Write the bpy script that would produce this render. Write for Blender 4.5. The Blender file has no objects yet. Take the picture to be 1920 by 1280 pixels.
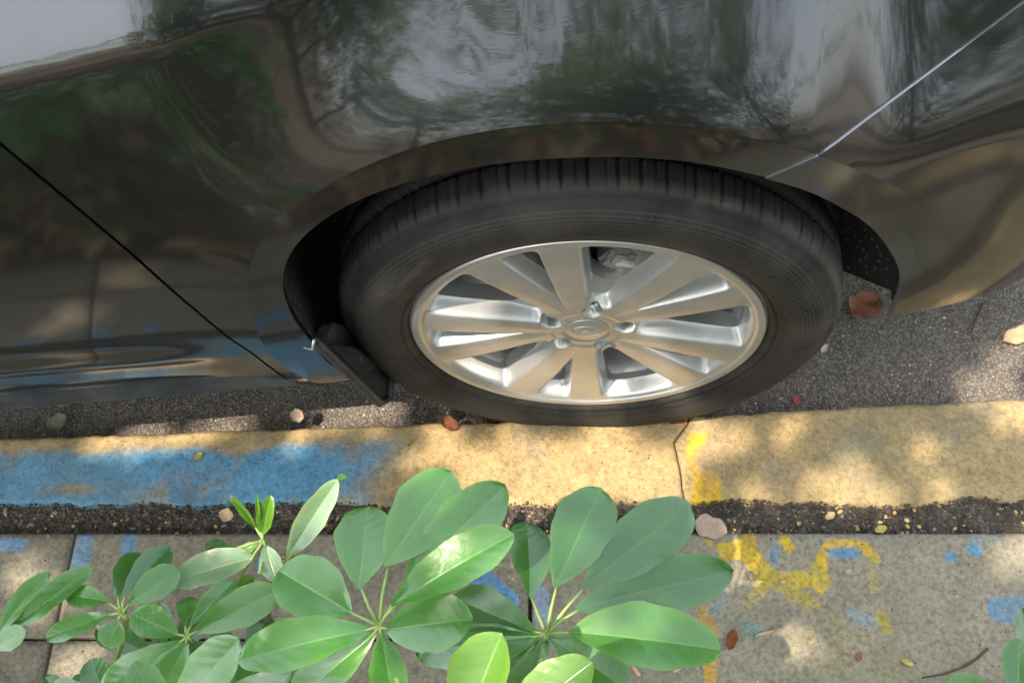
import bpy, bmesh, math, random
import numpy as np
from mathutils import Vector, Matrix, noise as mnoise

random.seed(7)
rng = np.random.default_rng(11)
scene = bpy.context.scene
COL = scene.collection

# ------------------------------------------------------------------ camera, sky, sun, exposure
PITCH = math.radians(63.3)
FPX = 1950.0                                    # focal length in photo pixels (photo 1920 x 1280)
FW = np.array([0, math.cos(PITCH), -math.sin(PITCH)])
UP = np.array([0, math.sin(PITCH), math.cos(PITCH)])
RT = np.array([1.0, 0, 0])
CAM = np.array([-0.104, -0.659, 1.634])
cam_data = bpy.data.cameras.new("camera")
cam_data.sensor_width = 36.0
cam_data.lens = 36.0 * FPX / 1920.0
cam_data.clip_start = 0.02
cam_data.clip_end = 1000
cam = bpy.data.objects.new("camera", cam_data)
COL.objects.link(cam)
cam.location = Vector(CAM)
cam.rotation_euler = (math.pi / 2 - PITCH, 0, 0)
scene.camera = cam

SUN_DIR = np.array([-0.42, -0.25, 0.87])        # towards the sun
SUN_DIR = SUN_DIR / np.linalg.norm(SUN_DIR)
world = bpy.data.worlds.new("World")
scene.world = world
world.use_nodes = True
wn = world.node_tree.nodes
wl = world.node_tree.links
bg = wn["Background"]
sky = wn.new("ShaderNodeTexSky")
sky.sky_type = 'NISHITA'
sky.sun_disc = False
sky.sun_elevation = math.asin(SUN_DIR[2])
sky.sun_rotation = math.atan2(SUN_DIR[0], SUN_DIR[1])
sky.dust_density = 3.0
sky.air_density = 1.2
hs = wn.new('ShaderNodeHueSaturation')          # thin bright haze: the sky is paler than clear blue
hs.inputs['Saturation'].default_value = 0.45
wl.new(sky.outputs[0], hs.inputs['Color'])
wl.new(hs.outputs[0], bg.inputs[0])
bg.inputs[1].default_value = 0.15
sun_data = bpy.data.lights.new("sun", 'SUN')
sun_data.energy = 2.0
sun_data.angle = math.radians(0.53)
sun_data.color = (1.0, 0.86, 0.70)
sun = bpy.data.objects.new("sun", sun_data)
COL.objects.link(sun)
sun.rotation_euler = Vector(SUN_DIR).to_track_quat('Z', 'Y').to_euler()
scene.view_settings.view_transform = 'Standard'
scene.view_settings.look = 'None'
scene.view_settings.gamma = 1.0
scene.view_settings.use_curve_mapping = False
scene.view_settings.exposure = 2.2


def ray(px, py):
    return FW + RT * (px - 960) / FPX + UP * (640 - py) / FPX


def at_z(px, py, z):
    d = ray(px, py)
    return CAM + d * ((z - CAM[2]) / d[2])


def at_y(px, py, y):
    d = ray(px, py)
    return CAM + d * ((y - CAM[1]) / d[1])


def at_depth(px, py, dep):
    return CAM + ray(px, py) * dep


def sstep(a, b, x):
    t = np.clip((x - a) / (b - a), 0, 1)
    return t * t * (3 - 2 * t)


def softplus(x, w):
    return w * np.logaddexp(0, x / w)


def vnoise(x, y, s, seed=0.0):
    return mnoise.noise(Vector((x * s + seed, y * s - seed * 1.7, seed * 0.31)))


# ------------------------------------------------------------------ object helpers
def finish(o, parent=None, label=None, cat=None, group=None, kind=None):
    if parent is not None:
        o.parent = parent
    if label:
        o['label'] = label
    if cat:
        o['category'] = cat
    if group:
        o['group'] = group
    if kind:
        o['kind'] = kind
    return o


def empty(name, loc=(0, 0, 0), rotz=0.0, **kw):
    o = bpy.data.objects.new(name, None)
    o.empty_display_size = 0.1
    COL.objects.link(o)
    o.location = loc
    o.rotation_euler = (0, 0, rotz)
    return finish(o, **kw)


def mesh_obj(name, verts, faces, mat, smooth=True, **kw):
    me = bpy.data.meshes.new(name)
    me.from_pydata([tuple(map(float, v)) for v in verts], [], faces)
    me.update()
    if smooth:
        me.polygons.foreach_set('use_smooth', [True] * len(me.polygons))
    if mat:
        me.materials.append(mat)
    o = bpy.data.objects.new(name, me)
    COL.objects.link(o)
    return finish(o, **kw)


def bm_obj(name, bm, mat, smooth=True, sharp=None, **kw):
    me = bpy.data.meshes.new(name)
    bmesh.ops.recalc_face_normals(bm, faces=bm.faces)
    bm.to_mesh(me)
    bm.free()
    if smooth:
        me.polygons.foreach_set('use_smooth', [True] * len(me.polygons))
        if sharp:
            me.set_sharp_from_angle(angle=math.radians(sharp))
    if mat:
        me.materials.append(mat)
    o = bpy.data.objects.new(name, me)
    COL.objects.link(o)
    return finish(o, **kw)


def set_color(o, arr, name='paint'):
    a = o.data.color_attributes.new(name, 'FLOAT_COLOR', 'POINT')
    a.data.foreach_set('color', np.asarray(arr, dtype=np.float32).ravel())


def tube(bm, pts, radii, n=8, cap=True):
    pts = [Vector(p) for p in pts]
    rings = []
    for i, p in enumerate(pts):
        t = (pts[min(i + 1, len(pts) - 1)] - pts[max(i - 1, 0)]).normalized()
        u = t.orthogonal().normalized() if i == 0 else (u - t * u.dot(t)).normalized()
        v = t.cross(u)
        r = radii[i] if hasattr(radii, '__len__') else radii
        rings.append([bm.verts.new(p + (u * math.cos(a) + v * math.sin(a)) * r)
                      for a in [2 * math.pi * k / n for k in range(n)]])
    for a, b in zip(rings, rings[1:]):
        for k in range(n):
            bm.faces.new((a[k], a[(k + 1) % n], b[(k + 1) % n], b[k]))
    if cap:
        bm.faces.new(rings[0][::-1])
        bm.faces.new(rings[-1])


def box(bm, c, s, rot=None, bevel=0.0):
    r = bmesh.ops.create_cube(bm, size=1.0)
    M = Matrix.Translation(c) @ (rot.to_4x4() if rot else Matrix()) @ Matrix.Diagonal((*s, 1))
    bmesh.ops.transform(bm, matrix=M, verts=r['verts'])
    if bevel:
        es = list({e for v in r['verts'] for e in v.link_edges})
        bmesh.ops.bevel(bm, geom=es, offset=bevel, segments=2, affect='EDGES')


# ------------------------------------------------------------------ materials
class NT:
    def __init__(self, name):
        self.m = bpy.data.materials.new(name)
        self.m.use_nodes = True
        self.t = self.m.node_tree
        self.b = self.t.nodes["Principled BSDF"]
        self.out = self.t.nodes["Material Output"]
        self._c = None

    def n(self, typ, **kw):
        nd = self.t.nodes.new(typ)
        for k, v in kw.items():
            if hasattr(nd, k):
                setattr(nd, k, v)
            else:
                nd.inputs[k.replace('_', ' ')].default_value = v
        return nd

    def l(self, a, b):
        self.t.links.new(a, b)

    def coord(self):
        if self._c is None:
            self._c = self.n('ShaderNodeTexCoord').outputs['Object']
        return self._c

    def noise(self, scale, detail=4, rough=0.6, vec=None, dist=0.0):
        nd = self.n('ShaderNodeTexNoise')
        nd.inputs['Scale'].default_value = scale
        nd.inputs['Detail'].default_value = detail
        nd.inputs['Roughness'].default_value = rough
        nd.inputs['Distortion'].default_value = dist
        self.l(vec or self.coord(), nd.inputs['Vector'])
        return nd.outputs['Fac']

    def voro(self, scale, out='Distance', feature='F1', vec=None):
        nd = self.n('ShaderNodeTexVoronoi')
        nd.feature = feature
        nd.inputs['Scale'].default_value = scale
        self.l(vec or self.coord(), nd.inputs['Vector'])
        return nd.outputs[out]

    def ramp(self, fac, stops):
        nd = self.n('ShaderNodeValToRGB')
        cr = nd.color_ramp
        while len(cr.elements) < len(stops):
            cr.elements.new(0.5)
        for e, (p, c) in zip(cr.elements, stops):
            e.position = p
            e.color = c if len(c) == 4 else (*c, 1)
        self.l(fac, nd.inputs[0])
        return nd.outputs[0]

    def mix(self, fac, a, b, blend='MIX'):
        nd = self.n('ShaderNodeMix')
        nd.data_type = 'RGBA'
        nd.blend_type = blend
        for sock, v in ((nd.inputs[0], fac), (nd.inputs[6], a), (nd.inputs[7], b)):
            if isinstance(v, (int, float)):
                sock.default_value = v
            elif isinstance(v, tuple):
                sock.default_value = v if len(v) == 4 else (*v, 1)
            else:
                self.l(v, sock)
        return nd.outputs[2]

    def math(self, op, a, b=0.0, clamp=False):
        nd = self.n('ShaderNodeMath')
        nd.operation = op
        nd.use_clamp = clamp
        for s, v in zip(nd.inputs, (a, b)):
            if isinstance(v, (int, float)):
                s.default_value = v
            else:
                self.l(v, s)
        return nd.outputs[0]

    def bump(self, h, dist=0.002, strength=1.0, prev=None):
        nd = self.n('ShaderNodeBump')
        nd.inputs['Distance'].default_value = dist
        nd.inputs['Strength'].default_value = strength
        self.l(h, nd.inputs['Height'])
        if prev is not None:
            self.l(prev, nd.inputs['Normal'])
        return nd.outputs[0]

    def set(self, **kw):
        for k, v in kw.items():
            s = self.b.inputs[k.replace('_', ' ')]
            if isinstance(v, (int, float)):
                s.default_value = v
            elif isinstance(v, tuple):
                s.default_value = v if len(v) == 4 else (*v, 1)
            else:
                self.l(v, s)
        return self.m


def simple(name, col, rough=0.5, metal=0.0, nscale=0, namp=0.3, bump=0, **kw):
    t = NT(name)
    c = col
    if nscale:
        f = t.noise(nscale, 5, 0.65)
        lo = tuple(x * (1 - namp) for x in col)
        hi = tuple(min(1, x * (1 + namp)) for x in col)
        c = t.ramp(f, [(0.3, lo), (0.7, hi)])
    t.set(Base_Color=c, Roughness=rough, Metallic=metal, **kw)
    if bump:
        t.set(Normal=t.bump(t.noise(nscale * 3, 4, 0.7), bump))
    return t.m


# dark grey metallic car paint under a dusty, finely scratched clear coat
t = NT('car_paint')
flake = t.voro(2600, 'Color')
dust = t.noise(9, 8, 0.72)
fine = t.noise(420, 3, 0.6)
basec = t.mix(0.10, (0.013, 0.013, 0.0138), flake, 'OVERLAY')
streak = t.n('ShaderNodeMapping')
streak.inputs['Scale'].default_value = (1.0, 1.0, 6.0)
streak.inputs['Rotation'].default_value = (0, 0.5, 0)
t.l(t.coord(), streak.inputs['Vector'])
sc1 = t.noise(60, 6, 0.75, streak.outputs[0])
rr = t.math('ADD', t.math('MULTIPLY', dust, 0.04), t.math('MULTIPLY', sc1, 0.04))
dustmask = t.ramp(t.math('MULTIPLY', dust, fine), [(0.22, (0, 0, 0)), (0.55, (1, 1, 1))])
basec = t.mix(t.math('MULTIPLY', dustmask, 0.10), basec, (0.20, 0.185, 0.16))
bn = t.bump(t.noise(9, 0, 0.5), 0.0003, 0.5)
bn = t.bump(t.noise(90, 1, 0.5, streak.outputs[0]), 0.00004, 0.6, bn)
t.set(Base_Color=basec, Metallic=0.55, Roughness=0.36, Coat_Weight=1.0, Coat_IOR=1.66,
      Coat_Roughness=t.math('ADD', rr, 0.025), Normal=t.bump(fine, 0.0003, 0.5))
t.l(bn, t.b.inputs['Coat Normal'])
M_PAINT = t.m

M_SEAM_GLINT = simple('seam_edge_glint', (0.30, 0.30, 0.32), 0.35, 0.6)  # pale colour paints the sky's glint along the bumper seam
M_BLACK = simple('black_plastic', (0.040, 0.040, 0.041), 0.46, nscale=40, namp=0.4, bump=0.0006)
t = NT('wheel_liner_felt')
mud = t.ramp(t.voro(95), [(0.0, (1, 1, 1)), (0.34, (0, 0, 0))])
c = t.mix(t.math('MULTIPLY', mud, t.ramp(t.noise(16, 4), [(0.42, (0, 0, 0)), (0.58, (1, 1, 1))])), (0.011, 0.011, 0.011), (0.20, 0.175, 0.14))
t.set(Base_Color=c, Roughness=0.9)
M_LINER = t.m
M_RAIL = simple('gloss_black_trim', (0.014, 0.014, 0.015), 0.18, nscale=30)
M_BRIGHT = simple('bright_clip', (0.6, 0.6, 0.6), 0.3, 0.7)
M_DISC = simple('brake_disc_steel', (0.17, 0.16, 0.15), 0.45, 1.0, nscale=60, namp=0.35)
M_CALIPER = simple('cast_caliper', (0.40, 0.40, 0.39), 0.5, 0.85, nscale=50, namp=0.4, bump=0.001)
M_BOLT = simple('dull_bolt', (0.16, 0.16, 0.16), 0.45, 0.8)

t = NT('alloy_silver')
a = t.noise(7, 6, 0.7)
c = t.ramp(a, [(0.3, (0.48, 0.475, 0.465)), (0.7, (0.585, 0.58, 0.57))])
grime = t.ramp(t.noise(34, 6, 0.75), [(0.50, (0, 0, 0)), (0.78, (1, 1, 1))])
c = t.mix(t.math('MULTIPLY', grime, 0.35), c, (0.30, 0.26, 0.21))
t.set(Base_Color=c, Metallic=0.72, Roughness=t.math('ADD', t.math('MULTIPLY', a, 0.14), 0.30),
      Coat_Weight=0.5, Coat_Roughness=0.12, Normal=t.bump(t.noise(900, 2, 0.5), 0.00012, 0.5))
M_ALLOY = t.m

t = NT('tyre_rubber')
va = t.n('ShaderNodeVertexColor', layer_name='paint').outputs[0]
c = t.ramp(t.noise(26, 7, 0.75), [(0.3, (0.0095, 0.009, 0.009)), (0.72, (0.024, 0.0225, 0.022))])
dm = t.ramp(t.noise(11, 6, 0.7), [(0.45, (0, 0, 0)), (0.75, (1, 1, 1))])
c = t.mix(t.math('MULTIPLY', dm, 0.5), c, (0.072, 0.066, 0.058))
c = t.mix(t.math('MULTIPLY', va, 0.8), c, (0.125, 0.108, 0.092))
t.set(Base_Color=c, Roughness=0.6, Normal=t.bump(t.noise(240, 5, 0.7), 0.0006))
t.b.inputs['Specular IOR Level'].default_value = 0.3
M_TYRE = t.m


def leaf_mat(name, dark, light, under=0.3):
    t = NT(name)
    va = t.n('ShaderNodeVertexColor', layer_name='vein')
    sep = t.n('ShaderNodeSeparateColor')
    t.l(va.outputs[0], sep.inputs[0])
    c = t.ramp(t.noise(18, 5, 0.6), [(0.3, dark), (0.7, light)])
    oi = t.n('ShaderNodeObjectInfo').outputs['Random']
    c = t.mix(t.math('MULTIPLY', oi, 0.35), c, tuple(x * 1.25 for x in light))
    side = t.math('MULTIPLY', t.math('POWER', sep.outputs[1], 6.0), 0.10)
    c = t.mix(side, c, (light[0] * 1.9, light[1] * 1.5, light[2] * 1.5))
    sp_ = t.ramp(t.voro(46), [(0.0, (1, 1, 1)), (0.07, (0, 0, 0))])
    c = t.mix(t.math('MULTIPLY', sp_, t.ramp(t.noise(9), [(0.5, (0, 0, 0)), (0.6, (1, 1, 1))])), c, (0.22, 0.20, 0.10))
    c = t.mix(sep.outputs[0], c, (light[0] * 2.6, light[1] * 1.7, light[2] * 1.5))
    t.set(Base_Color=c, Roughness=t.math('ADD', t.math('MULTIPLY', t.noise(40, 4), 0.16), 0.20),
          Normal=t.bump(t.math('ADD', t.noise(60, 3), t.math('MULTIPLY', sep.outputs[1], 0.3)), 0.0009, 0.7))
    t.b.inputs['Specular IOR Level'].default_value = 0.7
    t.b.inputs['Coat Weight'].default_value = 1.0
    t.b.inputs['Coat IOR'].default_value = 1.52
    t.b.inputs['Coat Roughness'].default_value = 0.2
    tr = t.n('ShaderNodeBsdfTranslucent')
    tc = t.mix(0.65, c, (0.22, 0.46, 0.03))
    t.l(tc, tr.inputs[0])
    mx = t.n('ShaderNodeMixShader')
    mx.inputs[0].default_value = under
    t.l(t.b.outputs[0], mx.inputs[1])
    t.l(tr.outputs[0], mx.inputs[2])
    t.l(mx.outputs[0], t.out.inputs[0])
    return t.m


M_LEAF = leaf_mat('glossy_leaf', (0.048, 0.180, 0.028), (0.084, 0.255, 0.048))
M_LEAFD = leaf_mat('glossy_leaf_dark', (0.028, 0.125, 0.024), (0.050, 0.170, 0.036))
M_LIME = leaf_mat('young_leaf', (0.09, 0.25, 0.02), (0.14, 0.31, 0.035), 0.42)
M_PALE = leaf_mat('pale_leaf', (0.14, 0.26, 0.12), (0.20, 0.33, 0.17), 0.25)
M_STALK = simple('leaf_stalk_green', (0.23, 0.33, 0.09), 0.45, nscale=40)
M_STEM = simple('woody_stem', (0.14, 0.11, 0.06), 0.8, nscale=30, bump=0.001)
M_TWIG = simple('dry_twig', (0.075, 0.05, 0.035), 0.85, nscale=60)


def dry_mat(name, a, b):
    t = NT(name)
    c = t.ramp(t.noise(70, 6, 0.7), [(0.3, a), (0.7, b)])
    t.set(Base_Color=c, Roughness=0.7, Normal=t.bump(t.noise(160, 4), 0.0008))
    return t.m


M_DRY_RED = dry_mat('dry_leaf_red', (0.15, 0.045, 0.025), (0.34, 0.14, 0.075))
M_DRY_BROWN = dry_mat('dry_leaf_brown', (0.13, 0.035, 0.012), (0.26, 0.08, 0.025))
M_DRY_TAN = dry_mat('dry_leaf_tan', (0.36, 0.25, 0.13), (0.56, 0.42, 0.24))
M_DRY_PINK = dry_mat('dry_leaf_pink', (0.30, 0.21, 0.16), (0.42, 0.31, 0.24))
M_DRY_GREY = dry_mat('dry_leaf_grey', (0.15, 0.14, 0.10), (0.27, 0.25, 0.18))
M_DRY_YEL = dry_mat('dry_leaf_yellow', (0.34, 0.27, 0.06), (0.50, 0.42, 0.12))
M_PETAL = dry_mat('red_petal', (0.22, 0.035, 0.03), (0.34, 0.07, 0.06))
M_FIBRE = dry_mat('straw_fibre', (0.42, 0.30, 0.12), (0.60, 0.46, 0.22))
M_SEED = dry_mat('pale_chip', (0.42, 0.38, 0.30), (0.6, 0.55, 0.45))

# asphalt
t = NT('asphalt')
v1 = t.voro(290, 'Color')
v1d = t.voro(290, 'Distance')
v2 = t.voro(120, 'Color')
bw = t.n('ShaderNodeRGBToBW')
t.l(v1, bw.inputs[0])
bw2 = t.n('ShaderNodeRGBToBW')
t.l(v2, bw2.inputs[0])
stone = t.ramp(bw.outputs[0], [(0.15, (0.040, 0.037, 0.034)), (0.5, (0.135, 0.125, 0.114)), (0.8, (0.29, 0.27, 0.25))])
stone2 = t.ramp(bw2.outputs[0], [(0.2, (0.06, 0.055, 0.05)), (0.8, (0.19, 0.18, 0.17))])
c = t.mix(0.25, stone, stone2)
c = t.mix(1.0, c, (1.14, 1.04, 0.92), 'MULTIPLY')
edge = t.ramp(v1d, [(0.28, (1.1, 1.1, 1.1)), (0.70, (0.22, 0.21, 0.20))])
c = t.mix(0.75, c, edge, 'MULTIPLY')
dust = t.ramp(t.noise(5, 6, 0.7), [(0.30, (0.45, 0.45, 0.45)), (0.72, (1, 1, 1))])
c = t.mix(t.math('MULTIPLY', dust, 0.36), c, (0.20, 0.176, 0.145))
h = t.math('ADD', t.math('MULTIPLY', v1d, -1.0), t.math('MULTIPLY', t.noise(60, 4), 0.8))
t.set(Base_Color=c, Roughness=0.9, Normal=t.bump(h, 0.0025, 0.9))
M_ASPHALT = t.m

# painted concrete (kerb and slabs): paint colour and cover come from the mesh's own paint marks
def concrete(name, ca, cb, wear, fine_amp=0.30, grime=0.4):
    t = NT(name)
    va = t.n('ShaderNodeVertexColor', layer_name='paint')
    base = t.ramp(t.noise(5.5, 8, 0.72), [(0.3, ca), (0.7, cb)])
    speck = t.ramp(t.noise(130, 5, 0.8), [(0.36, (0.30, 0.28, 0.25)), (0.52, (1, 1, 1)), (0.70, (1.5, 1.46, 1.4))])
    n1 = t.noise(38, 7, 0.75)
    n2 = t.noise(9, 5, 0.7)
    nn = t.math('ADD', t.math('MULTIPLY', n1, 0.65), t.math('MULTIPLY', n2, 0.35))
    k = t.math('ADD', va.outputs['Alpha'], t.math('MULTIPLY', t.math('SUBTRACT', nn, 0.5), wear))
    cover = t.ramp(k, [(0.36, (0, 0, 0)), (0.64, (1, 1, 1))])
    pc = t.mix(0.45, va.outputs['Color'], t.ramp(t.noise(22, 6, 0.7), [(0.3, (0.62, 0.62, 0.62)), (0.7, (1.2, 1.2, 1.2))]), 'MULTIPLY')
    c = t.mix(cover, base, pc)
    c = t.mix(fine_amp, c, speck, 'MULTIPLY')
    g = t.ramp(t.noise(14, 8, 0.75, dist=0.4), [(0.52, (0, 0, 0)), (0.8, (1, 1, 1))])
    c = t.mix(t.math('MULTIPLY', g, grime), c, (0.12, 0.10, 0.065))
    moss = t.ramp(t.noise(3.2, 7, 0.7, dist=0.6), [(0.48, (0, 0, 0)), (0.68, (1, 1, 1))])
    c = t.mix(t.math('MULTIPLY', moss, 0.38), c, (0.14, 0.145, 0.085))
    pale = t.ramp(t.noise(7.5, 6, 0.75, dist=0.3), [(0.56, (0, 0, 0)), (0.74, (1, 1, 1))])
    c = t.mix(t.math('MULTIPLY', pale, 0.25), c, (0.36, 0.32, 0.27))
    sc = t.ramp(t.voro(26), [(0.0, (1, 1, 1)), (0.11, (0, 0, 0))])
    c = t.mix(t.math('MULTIPLY', sc, t.math('MULTIPLY', n1, 0.9)), c, (0.09, 0.07, 0.05))
    h = t.math('ADD', t.noise(210, 5, 0.7), t.math('MULTIPLY', n1, 1.4))
    t.set(Base_Color=c, Roughness=0.86, Normal=t.bump(h, 0.0016, 0.8))
    return t.m


M_KERB = concrete('painted_kerb', (0.19, 0.155, 0.085), (0.32, 0.255, 0.155), 1.35, 0.6, 0.75)
M_SLAB = concrete('paving_concrete', (0.165, 0.148, 0.104), (0.310, 0.272, 0.205), 1.15, 0.65, 0.6)

t = NT('soil')
v = t.voro(190, 'Color')
bw = t.n('ShaderNodeRGBToBW')
t.l(v, bw.inputs[0])
c = t.ramp(bw.outputs[0], [(0.15, (0.022, 0.016, 0.011)), (0.55, (0.065, 0.05, 0.037)), (0.85, (0.17, 0.145, 0.115))])
c = t.mix(t.ramp(t.noise(4, 3), [(0.40, (0, 0, 0)), (0.60, (0.45, 0.45, 0.45))]), c, (0.13, 0.115, 0.09))
t.set(Base_Color=c, Roughness=0.95, Normal=t.bump(t.math('ADD', t.voro(190), t.noise(90, 5)), 0.006))
M_SOIL = t.m
M_GRIT = simple('grit_stone', (0.15, 0.135, 0.12), 0.85, nscale=25, namp=0.65)
M_GRITB = simple('soil_crumb', (0.06, 0.046, 0.035), 0.9, nscale=35, namp=0.7)
M_CHIP = simple('yellow_litter_crumb', (0.50, 0.34, 0.12), 0.8, nscale=45, namp=0.5)
M_BARK = simple('bark', (0.12, 0.10, 0.08), 0.9, nscale=12, namp=0.5, bump=0.01)
M_EARTH = simple('dry_earth', (0.13, 0.105, 0.075), 0.95, nscale=6, namp=0.5, bump=0.01)

t = NT('canopy_leaf')
c = t.mix(0.5, (0.05, 0.11, 0.028), (0.08, 0.15, 0.035))
c = t.ramp(t.noise(1.3, 3), [(0.3, (0.045, 0.10, 0.025)), (0.7, (0.085, 0.16, 0.04))])
t.set(Base_Color=c, Roughness=0.45)
tr = t.n('ShaderNodeBsdfTranslucent')
tr.inputs[0].default_value = (0.16, 0.27, 0.04, 1)
mx = t.n('ShaderNodeMixShader')
mx.inputs[0].default_value = 0.38
t.l(t.b.outputs[0], mx.inputs[1])
t.l(tr.outputs[0], mx.inputs[2])
t.l(mx.outputs[0], t.out.inputs[0])
M_CANOPY = t.m

# ------------------------------------------------------------------ ground
KZ = 0.050                     # kerb top
PZ = 0.056                     # paving top
YK0, YS0, YS1 = -0.155, -0.155, -0.199


def sheet(name, x0, x1, y0, y1, z, mat, nx=1, ny=1, zf=None, **kw):
    xs = np.linspace(x0, x1, nx + 1)
    ys = np.linspace(y0, y1, ny + 1)
    vs = [(x, y, z + (zf(x, y) if zf else 0)) for y in ys for x in xs]
    fs = [(j * (nx + 1) + i, j * (nx + 1) + i + 1, (j + 1) * (nx + 1) + i + 1, (j + 1) * (nx + 1) + i)
          for j in range(ny) for i in range(nx)]
    return mesh_obj(name, vs, fs, mat, **kw)


sheet('ground', -150, 150, -150, 150, -0.03, M_EARTH, kind='structure')
sheet('road', -40, 40, -0.14, 7.0, 0.0, M_ASPHALT, 160, 40,
      lambda x, y: 0.004 * vnoise(x, y, 6) if abs(x) < 2 else 0, kind='structure')


# kerb: three painted kerb stones with worn, chipped edges
KTOP = [(-1.6, -0.066), (-0.97, -0.040), (-0.505, -0.022), (-0.104, -0.006), (0.195, 0.002), (0.50, 0.020), (0.76, 0.034), (1.6, 0.08)]


def kerb_edge(x):
    xs, ys = zip(*KTOP)
    return np.interp(x, xs, ys) + 0.0035 * vnoise(x, 0, 18, 3) + 0.0022 * vnoise(x, 0, 70, 5)


def kerb_low(x):
    return -0.150 + 0.009 * vnoise(x, 1, 8, 8) + 0.006 * vnoise(x, 1, 28, 2) + 0.003 * vnoise(x, 1, 90, 3) + (0.009 * math.exp(-((x - 0.63) / 0.045) ** 2))


kerb = empty('kerb', (0, 0, 0), kind='structure')
BLUE = (0.10, 0.27, 0.42)
OCHRE = (0.40, 0.285, 0.130)
BRYEL = (0.72, 0.42, 0.012)
TAN = (0.40, 0.29, 0.17)


def kerb_paint(x, y):
    """colour and cover of the hand painted kerb at a point of its top"""
    n1 = vnoise(x, y, 9, 1)
    n2 = vnoise(x, y, 30, 2)
    col = np.array(OCHRE)
    cov = 0.68 + 0.35 * n1 + 0.15 * n2
    dk = sstep(0.1, 0.6, vnoise(x * 0.6, y, 12, 7))
    col = col * (1 - 0.25 * dk) + np.array((0.27, 0.215, 0.105)) * 0.25 * dk
    e = kerb_edge(x)
    top = -0.040 - 0.012 * sstep(-0.9, -0.6, -x) + 0.010 * n1 + 0.02 * sstep(-0.55, -0.40, x) + 0.012 * n2
    right = -0.275 + 0.05 * n1 + 0.025 * n2 + 0.4 * (y + 0.09)
    b = sstep(0.0, 0.024, top - y) * sstep(0.0, 0.13, right - x)
    hole = math.exp(-(((x + 0.80) / 0.035) ** 2 + ((y + 0.125) / 0.008) ** 2)) + 0.6 * math.exp(-(((x + 0.67) / 0.02) ** 2 + ((y + 0.135) / 0.014) ** 2))
    b *= 1 - min(1, hole)
    bc = np.array(BLUE) * (1 + 0.25 * n1)
    col = col * (1 - b) + bc * b
    cov = cov * (1 - b) + b * (0.66 + 0.5 * n2 + 0.45 * n1)
    # pale scribble scuffs where blue gives way
    s = sstep(0.35, 0.6, vnoise(x + y, y - x, 45, 9)) * math.exp(-(((x + 0.30) / 0.07) ** 2 + ((y + 0.055) / 0.03) ** 2))
    col = col * (1 - s) + np.array((0.5, 0.45, 0.25)) * s
    # bright yellow curl by the joint
    cx = 0.196 + 0.006 * math.sin((y + 0.15) * 55)
    w = 0.016 + 0.01 * sstep(-0.06, -0.15, y) - 0.002
    yb = sstep(w + 0.006, w - 0.004, abs(x - cx - 0.004 - 0.003 * n2)) * sstep(-0.022, -0.035, y)
    pk = math.exp(-(((x - 0.207) / 0.014) ** 2 + ((y + 0.078) / 0.02) ** 2))
    yb *= 1 - min(1, 1.5 * pk)
    col = col * (1 - yb) + np.array(BRYEL) * yb
    cov = max(cov, yb)
    pk *= 0.6
    col = col * (1 - pk) + np.array((0.42, 0.28, 0.17)) * pk
    return (*np.clip(col, 0, 1), float(np.clip(cov, 0, 1)))


def kerb_joint(y):            # the diagonal crack right of the tyre
    return float(np.interp(y, [-0.155, -0.09, -0.045, -0.01, 0.03], [0.170, 0.166, 0.160, 0.186, 0.190])) + 0.0015 * vnoise(0, y, 60, 4)


def kerb_stone(x0f, x1f, xa, xb):
    nx = max(20, int((xb - xa) / 0.005))
    ny = 34
    vs, fs, cs = [], [], []
    for j in range(ny + 1):
        v = j / ny
        for i in range(nx + 1):
            u = i / nx
            y0 = kerb_low(xa + (xb - xa) * u)
            y1 = kerb_edge(xa + (xb - xa) * u)
            y = y0 + (y1 - y0) * v
            x = x0f(y) * (1 - u) + x1f(y) * u
            d = min(v, 1 - v) * (y1 - y0)
            z = KZ - 0.006 * max(0, 1 - d / 0.007) ** 2 + 0.0012 * vnoise(x, y, 14, 6) + 0.0006 * vnoise(x, y, 60, 6)
            z -= 0.003 * max(0, 1 - min(u, 1 - u) * (xb - xa) / 0.004) ** 2
            z -= 0.004 * sstep(0.35, 0.6, vnoise(x, y, 40, 12)) * sstep(0.03, 0.0, d)
            vs.append((x, y, z))
            cs.append(kerb_paint(x, y))
    W_ = nx + 1
    for j in range(ny):
        for i in range(nx):
            fs.append((j * W_ + i, j * W_ + i + 1, (j + 1) * W_ + i + 1, (j + 1) * W_ + i))
    ring = [i for i in range(W_)] + [j * W_ + nx for j in range(1, ny + 1)] + [ny * W_ + i for i in range(nx - 1, -1, -1)] + [j * W_ for j in range(ny - 1, 0, -1)]
    base = len(vs)
    for r in ring:
        x, y, z = vs[r]
        vs.append((x, y, -0.02))
        cs.append(cs[r])
    n = len(ring)
    for k in range(n):
        fs.append((ring[k], base + k, base + (k + 1) % n, ring[(k + 1) % n]))
    o = mesh_obj('kerb_stone', vs, fs, M_KERB, parent=kerb)
    set_color(o, cs)
    return o


kerb_stone(lambda y: -2.0, lambda y: -0.953, -2.0, -0.953)
kerb_stone(lambda y: -0.950, lambda y: kerb_joint(y) - 0.0012, -0.950, 0.166)
kerb_stone(lambda y: kerb_joint(y) + 0.0012, lambda y: 1.19, 0.168, 1.19)
kerb_stone(lambda y: 1.193, lambda y: 2.2, 1.193, 2.2)


# soil strip between kerb and paving
def soil_h(x, y):
    t_ = (y - YS1) / (YK0 - YS1)
    return 0.034 + 0.003 * t_ + 0.004 * vnoise(x, y, 25, 1) + 0.004 * vnoise(x, y, 70, 4) + 0.006 * sstep(0.3, 0.7, x)


sheet('soil_strip', -2, 2.0, YS1 - 0.002, -0.138, 0, M_SOIL, 700, 16, lambda x, y: soil_h(x, y), kind='structure')

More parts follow.
